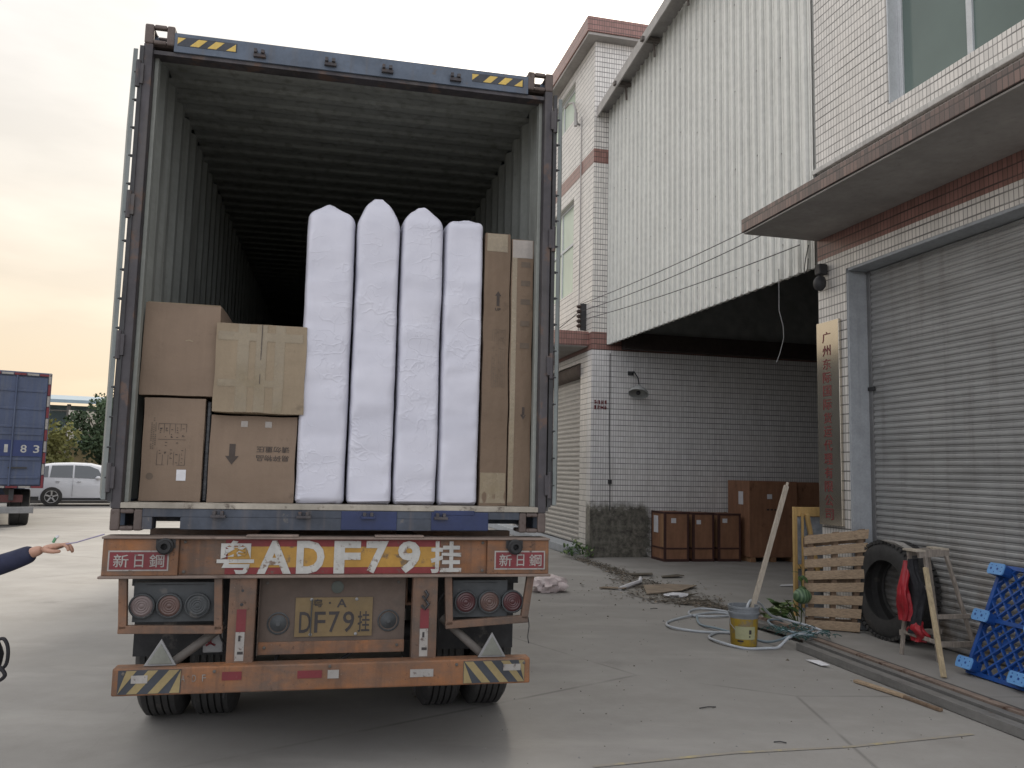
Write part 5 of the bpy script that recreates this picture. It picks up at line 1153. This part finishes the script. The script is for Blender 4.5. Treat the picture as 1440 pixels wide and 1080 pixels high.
solo('paper_scrap', MB().blob((4.78, 10.35, .03), (.16, .07, .035), m_paper, 8, 3, .6, 3), 'white crumpled paper in front of the cardboard scrap', 'paper', 'B', (4.78, 10.35, 0))
sheet('paper_scrap', [(6.85, 11.2), (7.25, 11.15), (7.28, 11.3), (6.95, 11.32)], .008, m_paper, 'flat white paper scrap on the passage floor by the crate frame', 'paper', .005, .01)
sheet('paper_scrap', [(4.36, 6.72), (4.43, 6.62), (4.42, 6.45), (4.37, 6.5)], .012, m_paper, 'torn pale paper at the edge of the steel beams', 'paper', .005, .015)
solo('plastic_bag', MB().blob((3.2, 11.0, .09), (.24, .16, .12), m_pink, 14, 5, .5, 2.5), 'crumpled pinkish plastic bag on the concrete right of the trailer', 'plastic bag', 'B', (3.2, 11, 0))
mb = MB(); rr = random.Random(21)
path = [(4.95, 15.0), (5.0, 13.6), (4.95, 12.6), (4.85, 11.6), (4.7, 10.6), (4.75, 9.9), (5.05, 9.4), (5.3, 9.0)]
for i in range(2600):
    s_ = rr.random() * (len(path) - 1); k = int(s_); a, b = path[k], path[k + 1]; f = s_ - k; sp = .10 + .3 * math.exp(-((s_ - 3.8) / 1.2) ** 2)
    x = a[0] + (b[0] - a[0]) * f + rr.gauss(0, sp); y = a[1] + (b[1] - a[1]) * f + rr.gauss(0, sp * .8); r_ = rr.uniform(.008, .035)
    an = rr.random() * 6.28; dx, dy = math.cos(an) * r_, math.sin(an) * r_ * .5; z = rr.uniform(.004, .02)
    mb.add([(x - dx, y - dy, z), (x + dy, y - dx, z + .004), (x + dx, y + dy, z + rr.uniform(0, .015)), (x - dy, y + dx, z)], [(0, 1, 2, 3)], m_litter if rr.random() < .85 else m_cardb)
for i in range(70):
    s_ = rr.gauss(4.3, .8); s_ = min(max(s_, 0), 6.9); k = int(s_); a, b = path[k], path[k + 1]; f = s_ - k; x = a[0] + (b[0] - a[0]) * f + rr.gauss(0, .25); y = a[1] + (b[1] - a[1]) * f + rr.gauss(0, .2); an = rr.gauss(0.3, .7); l_ = rr.uniform(.05, .18)
    mb.beam((x, y, .012), (x + math.cos(an) * l_, y + math.sin(an) * l_, .015 + rr.random() * .02), .01, .008, m_litter)
solo('leaf_litter', mb, 'strip of dry leaves, twigs and dirt along the passage apron', 'leaf litter', 'B', (4.9, 11, 0), kind='stuff')
mb = MB(); rr = random.Random(77)
for i in range(420):
    x = rr.uniform(.6, 5.3); y = rr.uniform(3.2, 12.5); r_ = rr.uniform(.003, .008) * (1 + (rr.random() < .04) * 1.5)
    if 4.35 < x and y < 7.8: continue
    a = rr.random() * 3; dx, dy = math.cos(a) * r_, math.sin(a) * r_
    mb.add([(x - dx, y - dy, .001), (x + dy, y - dx, .001), (x + dx, y + dy, .001), (x - dy, y + dx, .001), (x, y, r_ * .9)], [(0, 1, 4), (1, 2, 4), (2, 3, 4), (3, 0, 4)], m_litter if rr.random() < .6 else m_lightgrey)
solo('grit', mb, 'scattered grit and tiny stones on the concrete yard', 'grit', 'B', (3, 7, 0), kind='stuff')
for x, y, l_, a, lab in ((2.72, 5.5, .13, .1, 'thin dark twig lying alone on the concrete in front of the bucket'), (2.85, 4.75, .07, -.3, 'tiny dark twig near the faded yellow line'), (4.05, 9.5, .1, .2, 'short dark twig on the yard behind the hose')):
    solo('twig', MB().tube([(x, y, .006), (x + l_ * .5, y + a * .05, .011), (x + l_, y + a * .1, .006)], .004, m_dark, 5), lab, 'twig', 'B', (x, y, 0))
# soil stain sheets under the litter
t = NT('dirt_patch'); t.base(t.mix(t.rng(t.noise(5, 8, .7), .4, .6), (.16, .15, .135), (.25, .235, .21))); t.rough(.95); t.bump(t.noise(20, 8), .4, .01)
mb = MB(); N = 60; vs = []
for i in range(N + 1):
    s_ = i / N * (len(path) - 1.001); k = int(s_); a, b = path[k], path[k + 1]; f = s_ - k; x = a[0] + (b[0] - a[0]) * f; y = a[1] + (b[1] - a[1]) * f
    w_ = .12 + .32 * math.exp(-((s_ - 4.0) / 1.4) ** 2) + .1 * noise.noise(Vector((i * .4, 0, 0))); w2 = .12 + .3 * math.exp(-((s_ - 4.2) / 1.4) ** 2) + .12 * noise.noise(Vector((i * .5, 7, 0))); vs += [(x - w_, y, .004), (x + w2, y, .0045)]
mb.add(vs, [(2 * i, 2 * i + 1, 2 * i + 3, 2 * i + 2) for i in range(N)], t.m)
solo('dirt_strip', mb, None, None, 'B', (4.9, 11, 0), kind='structure')

# ---------------------------------------------------------------- person at the left edge, holding out an arm
def skin_obj(name, verts, edges, radii, m, parent, sub=2, root=0):
    me = D.meshes.new(name); me.from_pydata([tuple(Vector(v) - ORG[parent.name]) for v in verts], edges, []); me.materials.append(m)
    o = D.objects.new(name, me); COL.objects.link(o); o.parent = parent; ORG[o.name] = ORG[parent.name]
    sk_ = o.modifiers.new('skin', 'SKIN'); sk_.use_smooth_shade = True
    for i, r_ in enumerate(radii):
        d = me.skin_vertices[0].data[i]; d.radius = r_ if isinstance(r_, tuple) else (r_, r_); d.use_root = i == root
    sb = o.modifiers.new('sub', 'SUBSURF'); sb.levels = sub; sb.render_levels = sub
    return o
HX, HY = -3.16, 4.42
pe = thing('person', 'person in a navy jacket reaching an arm out towards the trailer corner', 'person', 'W', (HX, HY, 0))
V = [(HX, HY, .98), (HX, HY, 1.12), (HX + .02, HY, 1.28), (HX, HY, 1.40), (HX, HY, 1.47), (HX + .015, HY, 1.53), (HX + .03, HY, 1.60), (HX + .02, HY, 1.68),
     (HX + .01, HY + .17, 1.39), (HX + .17, HY + .13, 1.20), (-2.79, HY + .02, 1.06), (-2.52, HY, 1.160), (-2.47, HY, 1.178),
     (HX, HY - .17, 1.39), (HX - .03, HY - .22, 1.13), (HX + .06, HY - .22, .90), (HX + .07, HY - .22, .83),
     (HX, HY + .09, .88), (HX + .02, HY + .1, .50), (HX - .02, HY + .1, .10), (HX + .12, HY + .11, .05),
     (HX, HY - .09, .88), (HX + .03, HY - .1, .50), (HX - .02, HY - .1, .10), (HX + .12, HY - .11, .05)]
Ed = [(0, 1), (1, 2), (2, 3), (3, 4), (4, 5), (5, 6), (6, 7), (3, 8), (8, 9), (9, 10), (10, 11), (11, 12), (3, 13), (13, 14), (14, 15), (15, 16), (0, 17), (17, 18), (18, 19), (19, 20), (0, 21), (21, 22), (22, 23), (23, 24)]
Rd = [(.13, .15), (.12, .14), (.12, .16), (.09, .13), .055, .07, .09, .07, .06, .05, .042, .03, .027, .06, .045, .035, .028, .085, .06, .045, .04, .085, .06, .045, .04]
body = skin_obj('body', V, Ed, Rd, m_skin, pe)
# hand: palm and five fingers pinching the string
hb = Vector((-2.475, HY, 1.178)); hd_ = Vector((.97, 0, .20)).normalized()
hv = [hb, hb + hd_ * .05, hb + hd_ * .09]; he = [(0, 1), (1, 2)]; hr = [(.027, .02), (.04, .02), (.04, .018)]
for fi, (oy, ln, cz) in enumerate(((-.032, .075, .0), (-.011, .082, -.004), (.011, .076, -.008), (.03, .062, -.012))):
    p0 = hb + hd_ * .095 + Vector((0, oy, .0)); k0 = len(hv)
    hv += [p0, p0 + hd_ * ln * .45 + Vector((0, 0, .004)), p0 + hd_ * ln * .75 + Vector((0, 0, -.015 + cz)), p0 + hd_ * ln * .85 + Vector((0, 0, -.038 + cz))]
    he += [(2, k0), (k0, k0 + 1), (k0 + 1, k0 + 2), (k0 + 2, k0 + 3)]; hr += [.0105, .0095, .0088, .0075]
k0 = len(hv); hv += [hb + hd_ * .04 + Vector((0, -.04, -.012)), hb + hd_ * .085 + Vector((0, -.05, -.025)), hb + hd_ * .12 + Vector((0, -.035, -.03))]; he += [(1, k0), (k0, k0 + 1), (k0 + 1, k0 + 2)]; hr += [.014, .012, .0095]
skin_obj('hand', hv, he, hr, m_skin, pe, 2)
skin_obj('jacket', [(HX, HY, .95), (HX, HY, 1.12), (HX + .02, HY, 1.28), (HX, HY, 1.41), (HX, HY, 1.455), (HX + .01, HY + .18, 1.395), (HX + .17, HY + .13, 1.20), (-2.80, HY + .02, 1.055), (-2.64, HY + .01, 1.11), (-2.515, HY, 1.160), (HX, HY - .18, 1.395), (HX - .03, HY - .23, 1.13), (HX + .06, HY - .22, .92)],
         [(0, 1), (1, 2), (2, 3), (3, 4), (3, 5), (5, 6), (6, 7), (7, 8), (8, 9), (3, 10), (10, 11), (11, 12)], [(.17, .185), (.155, .17), (.15, .185), (.11, .15), .075, .085, .072, .062, .056, .05, .085, .065, .05], m_navy, pe)
skin_obj('trousers', [(HX, HY, .99), (HX, HY + .09, .86), (HX + .02, HY + .1, .50), (HX - .02, HY + .1, .12), (HX, HY - .09, .86), (HX + .03, HY - .1, .50), (HX - .02, HY - .1, .12)], [(0, 1), (1, 2), (2, 3), (0, 4), (4, 5), (5, 6)], [(.15, .165), .105, .082, .07, .105, .082, .07], m_bcloth, pe)
part('hair', MB().blob((HX + .0, HY, 1.665), (.1, .09, .09), m_hair, 10, 2, .08), pe)
fc = MB().blob((HX + .125, HY, 1.60), (.018, .014, .025), m_skin, 6).blob((HX + .105, HY - .033, 1.625), (.012, .014, .007), m_hair, 6).blob((HX + .105, HY + .033, 1.625), (.012, .014, .007), m_hair, 6).box(HX + .105, HX + .118, HY - .024, HY + .024, 1.562, 1.57, m_red)
fc.blob((HX + .02, HY - .095, 1.61), (.025, .01, .032), m_skin, 6).blob((HX + .02, HY + .095, 1.61), (.025, .01, .032), m_skin, 6); part('face', fc, pe)
for s_ in (1, -1): part('shoe', MB().blob((HX + .05, HY + s_ * .105, .045), (.15, .055, .05), m_black, 10, 1, .02), pe)
sb_ = thing('shoulder_bag', 'black bag with looped straps hanging by the person at the left edge', 'bag', 'W', (-2.85, 4.35, .45))
ORG[sb_.name] = Vector((-2.90, 4.35, .45))
part('pouch', MB().blob((-2.80, 4.36, .64), (.135, .1, .15), m_bcloth, 14, 3, .12), sb_)
mb = MB().tube(smooth_path([(-2.675, 4.33, .72), (-2.63, 4.32, .73), (-2.605, 4.32, .68), (-2.615, 4.33, .60), (-2.665, 4.34, .56)]), .009, m_bcloth, 6).tube(smooth_path([(-2.675, 4.33, .60), (-2.635, 4.32, .585), (-2.61, 4.32, .55), (-2.645, 4.33, .52), (-2.685, 4.34, .535)]), .010, m_bcloth, 6)
mb.beam((-2.675, 4.33, .55), (-2.65, 4.33, .32), .035, .012, m_bcloth, (0, 1, 0)).tube([(-2.9, 4.36, .78), (-3.0, 4.38, 1.0), (-3.05, 4.4, 1.3), (-3.1, 4.46, 1.47)], .012, m_bcloth, 6)
part('strap', mb, sb_)
tip = hb + hd_ * .155 + Vector((0, -.02, -.02))
p1 = Vector((-2.345, HY - .03, 1.208)); p2 = wpt('C', (-.005, -.06, 1.262))
solo('string', MB().tube([p1 + Vector((-.02, 0, -.012)), p1, p1.lerp(p2, .3) + Vector((0, 0, -.006)), p1.lerp(p2, .6) + Vector((0, 0, -.003)), p2], .004, mat('string_violet', (.30, .27, .38), .6), 6), 'thin pale cord stretched from the hand to the trailer corner', 'cord', 'W', tuple(p1))
solo('lighter', MB().beam(p1 + Vector((-.045, -.03, .01)), p1 + Vector((-.032, -.03, .036)), .010, .014, mat('bottle_green', (.10, .28, .14), .3)).beam(p1 + Vector((-.032, -.03, .036)), p1 + Vector((-.018, -.03, .046)), .010, .014, m_paper), 'small green and white tube held upright in the outstretched hand', 'tube', 'W', tuple(p1), bevel=.003)

# ---------------------------------------------------------------- left box truck (frame T: x to the right, y away from us)
tk = thing('box_truck', 'blue container truck seen from behind with the digits 183 on its doors', 'truck', 'T', (-.7, 0, 0))
TX0, TX1, TZ0, TZ1 = -1.93, .52, .95, 3.80
part('cargo_box', MB().box(TX0, TX1, .05, 7.5, TZ0, TZ1, m_truckb), tk, .02)
for (a, b) in ((TX0 + .06, -.72), (-.70, TX1 - .09)):
    mb = MB().box(a, b, .0, .048, TZ0 + .08, TZ1 - .14, m_truckb)
    for z in (1.18, 1.62, 2.24, 2.42, 2.86, 3.3): mb.box(a + .03, b - .03, -.02, .0, z, z + .06, m_truckb)
    dr = part('door', mb, tk, .006)
    lbx = (a + b) / 2 + .0
    part('locking_bar', MB().tube([(a + (b - a) * .42, -.045, TZ0 + .05), (a + (b - a) * .42, -.045, TZ1 - .1)], .02, m_truckb, 8).box(a + (b - a) * .42 - .05, a + (b - a) * .42 + .35, -.05, -.025, 1.42, 1.46, m_dark), dr)
bd_ = MB().box(TX0 + .07, TX1 - .1, -.026, -.0205, 1.72, 2.11, m_truckb2); part('number_band', bd_, tk)
mb = MB()
for ch, x in (('1', -.38), ('8', -.04), ('3', .23)): mb.glyph(ch, (x, -.027, 1.81), X, Z, m_wpaint, h=.19, w=.13 if ch != '1' else .075, depth=.004, bold=.012)
part('digits', mb, tk)
mb = MB()
for k in range(10):
    z = 1.0 + k * .28; mb.box(TX1 - .075, TX1 - .02, -.006, .046, z, z + .26, (m_redst, m_whst)[k % 2])
for k in range(9): x = TX0 + .02 + k * .27; mb.box(x, x + .25, -.006, .046, TZ1 - .09, TZ1 - .04, (m_redst, m_whst)[k % 2]); mb.box(x, x + .25, -.006, .046, TZ0 + .0, TZ0 + .05, (m_redst, m_whst)[k % 2])
part('reflective_tape', mb, tk)
part('chassis', MB().box(-1.3, -1.2, .1, 7.4, .65, .93, m_dark).box(-.2, -.1, .1, 7.4, .65, .93, m_dark).box(-1.9, .1, .2, .3, .6, .78, mat('dark_red_bar', (.10, .03, .028), .6)), tk)
part('bumper', MB().box(-1.85, .34, .0, .08, .34, .5, m_lightgrey), tk, .01)
for xc in (-1.72, -1.42, -.02, .18): part('wheel', MB().lathe((xc - .12, 1.0, .45), (1, 0, 0), [(0, .1), (0, .42), (.02, .45), (.2, .45), (.22, .42), (.22, .1)], m_tread, 24), tk)
part('cab', MB().box(TX0 + .1, TX1 - .1, 7.7, 9.6, .5, 3.0, m_truckb), tk, .15)
for xc in (-1.7, .08): part('wheel', MB().lathe((xc - .12, 8.5, .45), (1, 0, 0), [(0, .1), (0, .42), (.02, .45), (.2, .45), (.22, .42), (.22, .1)], m_tread, 24), tk)

# ---------------------------------------------------------------- silver car (frame S: x forward of the car, origin at its rear wheel on the near side)
cr_ = thing('parked_car', 'silver white estate car parked side on behind the blue truck', 'car', 'S', (1.3, .85, 0))
st = [(-.95, .45, .80, .80, 1.05), (-.93, .35, .95, 1.08, 1.08), (-.80, .25, 1.02, 1.30, 1.32), (-.45, .22, 1.04, 1.46, 1.46), (0, .2, 1.03, 1.53, 1.53), (.6, .2, 1.0, 1.56, 1.56), (1.2, .2, .98, 1.54, 1.54), (1.75, .2, .97, 1.42, 1.42), (2.1, .2, .97, 1.2, 1.2), (2.4, .2, .96, 1.0, 1.0), (2.9, .22, .90, .92, .92), (3.3, .28, .78, .80, .80), (3.42, .4, .62, .64, .64)]
vs = []; W_ = .88
for x, zl, zb_, zr_, _ in st:
    for s_ in (1, -1):
        pass
    yc = .85
    ring_ = [(-W_ * .96, zl), (-W_, (zl + zb_) / 2), (-W_ * .97, zb_), (-W_ * .80, zb_ + (zr_ - zb_) * .85), (-W_ * .66, zr_), (0, zr_ + .02), (W_ * .66, zr_), (W_ * .80, zb_ + (zr_ - zb_) * .85), (W_ * .97, zb_), (W_, (zl + zb_) / 2), (W_ * .96, zl)]
    vs += [(x, yc + a, b) for a, b in ring_]
n = 11; fs = [(i * n + j, (i + 1) * n + j, (i + 1) * n + (j + 1) % n, i * n + (j + 1) % n) for i in range(len(st) - 1) for j in range(n)] + [tuple(range(n)), tuple((len(st) - 1) * n + j for j in range(n - 1, -1, -1))]
part('body', MB().add(vs, fs, m_carw, True), cr_)
ygl = .85 - W_ * .985
def sidewin(poly):
    # glass panes lie on the tumblehome between belt and roof
    out = []
    for x, z in poly:
        k = (z - 1.0) / .5; out.append((x, .85 - W_ * (.975 - .17 * k) - .012, z))
    return MB().prism(out, (0, .02, 0), m_carg)
for pl_ in ([(-.75, 1.05), (-.15, 1.03), (-.15, 1.44), (-.42, 1.38)], [(-.10, 1.03), (.62, 1.02), (.62, 1.47), (-.05, 1.45)], [(.68, 1.02), (1.62, 1.0), (1.45, 1.33), (1.15, 1.45), (.68, 1.47)]): part('window', sidewin(pl_), cr_)
part('trim', MB().box(.3, 2.1, -.045, -.02, .22, .3, m_dark).box(-.9, -.4, -.04, .0, .22, .34, m_dark).box(.10, .22, -.05, -.025, .86, .89, m_rim).box(.78, .9, -.05, -.025, .86, .89, m_rim).box(.64, .646, -.047, -.03, .34, 1.0, m_dark), cr_)
part('mirror', MB().blob((1.45, -.09, 1.03), (.09, .08, .06), m_carw, 8), cr_)
for xw in (0, 2.6):
    for yw, o_ in ((-.03, -1), (1.55, 1)):
        w_ = part('wheel', MB().lathe((xw, yw, .34), (0, o_, 0), [(0, .05), (0, .34), (.03, .345), (.15, .345), (.17, .33), (.17, .22), (.14, .21), (.14, 0)], m_tread, 28) if False else MB().lathe((xw, yw + (0 if o_ < 0 else 0), .34), (0, o_, 0), [(-.17, .1), (-.17, .33), (-.14, .345), (.0, .345), (.03, .33), (.035, .23), (.01, .22), (.01, 0)], m_tread, 28), cr_)
        m_ = MB()
        for k in range(5): a = 2 * math.pi * k / 5 + .3; m_.beam((xw + .03 * math.cos(a), yw + o_ * .02, .34 + .03 * math.sin(a)), (xw + .2 * math.cos(a), yw + o_ * .028, .34 + .2 * math.sin(a)), .055, .02, m_rim, (0, 1, 0))
        m_.lathe((xw, yw + o_ * .012, .34), (0, o_, 0), [(0, .225), (.014, .222), (.014, .2), (0, .2)], m_rim, 28, True); part('rim', m_, w_)
part('tail_lamp', MB().box(-.97, -.88, -.0, .2, .78, 1.0, m_redst), cr_, .02)

# ---------------------------------------------------------------- far side of the yard
mb = MB(); 
kb = wpt('W', (0, 0, 0))
a_, b_2 = Vector((-60, 8, 0)), Vector((40, 60, 0)); dd_ = (b_2 - a_).normalized(); 
solo('kerb', MB().beam((-58, 10.3, .05), (10, 46.5, .05), .35, .14, m_steeld), None, None, 'W', (-20, 30, 0), kind='structure')
t = NT('verge_grass'); t.base(t.mix(t.rng(t.noise(1, 6), .3, .7), (.05, .06, .03), (.13, .12, .07))); t.rough(.9); m_verge = t.m
mb = MB().add([(-59, 11.2, .012), (9, 47.4, .012), (-8, 75, .012), (-76, 39, .012)], [(0, 1, 2, 3)], m_verge); solo('grass_verge', mb, None, None, 'W', (-30, 40, 0), kind='structure')
def tree(x, y, h, cr, m, label, seed, cards=3200, sz=.2, z0=.8):
    rr = random.Random(seed); t_ = thing('yard_tree', label, 'tree', 'W', (x, y, 0), 'trees along the far side of the yard')
    tb = MB().tube([(x, y, 0), (x + .05, y, h * .35), (x - .05, y + .1, h * .75)], .13, m_bark, 8, True, .04)
    for k in range(6): a = rr.random() * 6.28; tb.tube([(x, y, h * (.25 + .07 * k)), (x + math.cos(a) * cr * .6, y + math.sin(a) * cr * .6, h * (.45 + .08 * k))], .05, m_bark, 6, True, .015)
    part('trunk', tb, t_); c = MB(); cl_ = [(Vector((x + rr.uniform(-.75, .75) * cr, y + rr.uniform(-.7, .7) * cr, z0 + (h - z0) * (rr.random() ** .8))), rr.uniform(.35, .75) * cr * .6) for _ in range(16)]
    for i in range(cards):
        p, r_ = rr.choice(cl_); d = Vector((rr.gauss(0, 1), rr.gauss(0, 1), rr.gauss(0, 1))).normalized() * r_ * rr.random() ** .35; q = p + d
        if q.z < .3: continue
        u_ = Vector((rr.uniform(-1, 1), rr.uniform(-1, 1), rr.uniform(-1, 1))).normalized(); v_ = u_.orthogonal().normalized(); s_ = sz * rr.uniform(.5, 1.1)
        c.add([q - u_ * s_ / 2, q + v_ * s_ / 3, q + u_ * s_ / 2, q - v_ * s_ / 3], [(0, 1, 2, 3)], m)
    part('crown', c, t_)
tree(-19.3, 33.6, 2.9, 1.7, m_foly, 'yellowish green bushy tree below the basketball backboard', 1)
tree(-18.2, 36.6, 4.2, 2.1, m_fol, 'dark green dense tree next to the container door, behind the car', 2, 5200)
tree(-15.0, 38.2, 4.0, 2.0, m_fol, 'dark green tree hidden behind the container', 3)
tree(-22.6, 33.5, 3.4, 1.8, m_fol, 'dark green tree hidden behind the blue truck', 4)
tree(-27.5, 30.5, 3.6, 2.0, m_fol, 'dark green tree beyond the left edge behind the blue truck', 5)
bb = thing('basketball_hoop', 'white basketball backboard rising above the yellowish tree', 'basketball hoop', 'W', (-19.9, 38.2, 0))
FR['H'] = (Vector((-19.95, 38.3, 0)), R(60))
b0 = D.objects.new('x', None)
D.objects.remove(b0)
bb.matrix_world = fmat('H'); ORG[bb.name] = Vector((0, 0, 0))
part('backboard', MB().box(-.8, .8, -.03, .02, 2.55, 3.95, m_board).box(-.25, .25, -.036, -.03, 2.72, 2.76, m_strut).box(-.25, .25, -.036, -.03, 3.12, 3.16, m_strut).box(-.25, -.21, -.036, -.03, 2.76, 3.12, m_strut).box(.21, .25, -.036, -.03, 2.76, 3.12, m_strut), bb)
part('pole', MB().tube([(0, 1.2, 0), (0, 1.2, 2.6), (0, .1, 3.2)], .07, m_strut, 8), bb)
part('rim', MB().lathe((0, -.3, 2.78), Z, [(0, .23), (.015, .235), (.03, .23), (.015, .22)], m_orange, 20, True), bb)
# far open shed with a blue grey roof
fs_ = thing('open_shed', 'low open shed with a pale blue roof and steel trusses beyond the trees', 'shed', 'W', (-26, 50, 0))
FR['F'] = (Vector((-26, 50, 0)), R(22)); fs_.matrix_world = fmat('F'); ORG[fs_.name] = Vector((0, 0, 0))
part('roof', MB().hexa([(-16, -1, 5.05), (14, -1, 5.05), (14, 12, 6.2), (-16, 12, 6.2), (-16, -1, 5.25), (14, -1, 5.25), (14, 12, 6.4), (-16, 12, 6.4)], m_shed), fs_)
mb = MB()
for k in range(11):
    x = -15.5 + k * 2.9; mb.box(x, x + .2, -.6, -.4, 0, 5.0, m_strut); mb.beam((x, -.5, 3.6), (x + 1.4, -.5, 4.95), .08, .08, m_strut); mb.beam((x, -.5, 4.6), (x + 2.9, -.5, 4.6), .08, .08, m_strut)
part('truss', mb, fs_)
part('wall', MB().box(-16, 14, 6, 6.2, 0, 2.8, m_tan).box(-16, 14, 5.9, 6.1, 2.8, 5.3, m_shed), fs_)
mb = MB().tube([(-22, 44, 5.0), (-18.5, 44, 8.5)], .02, m_wirem, 4); solo('guy_wire', mb, 'thin slanting guy wire against the sky left of the container', 'cable', 'W', (-20, 44, 5))
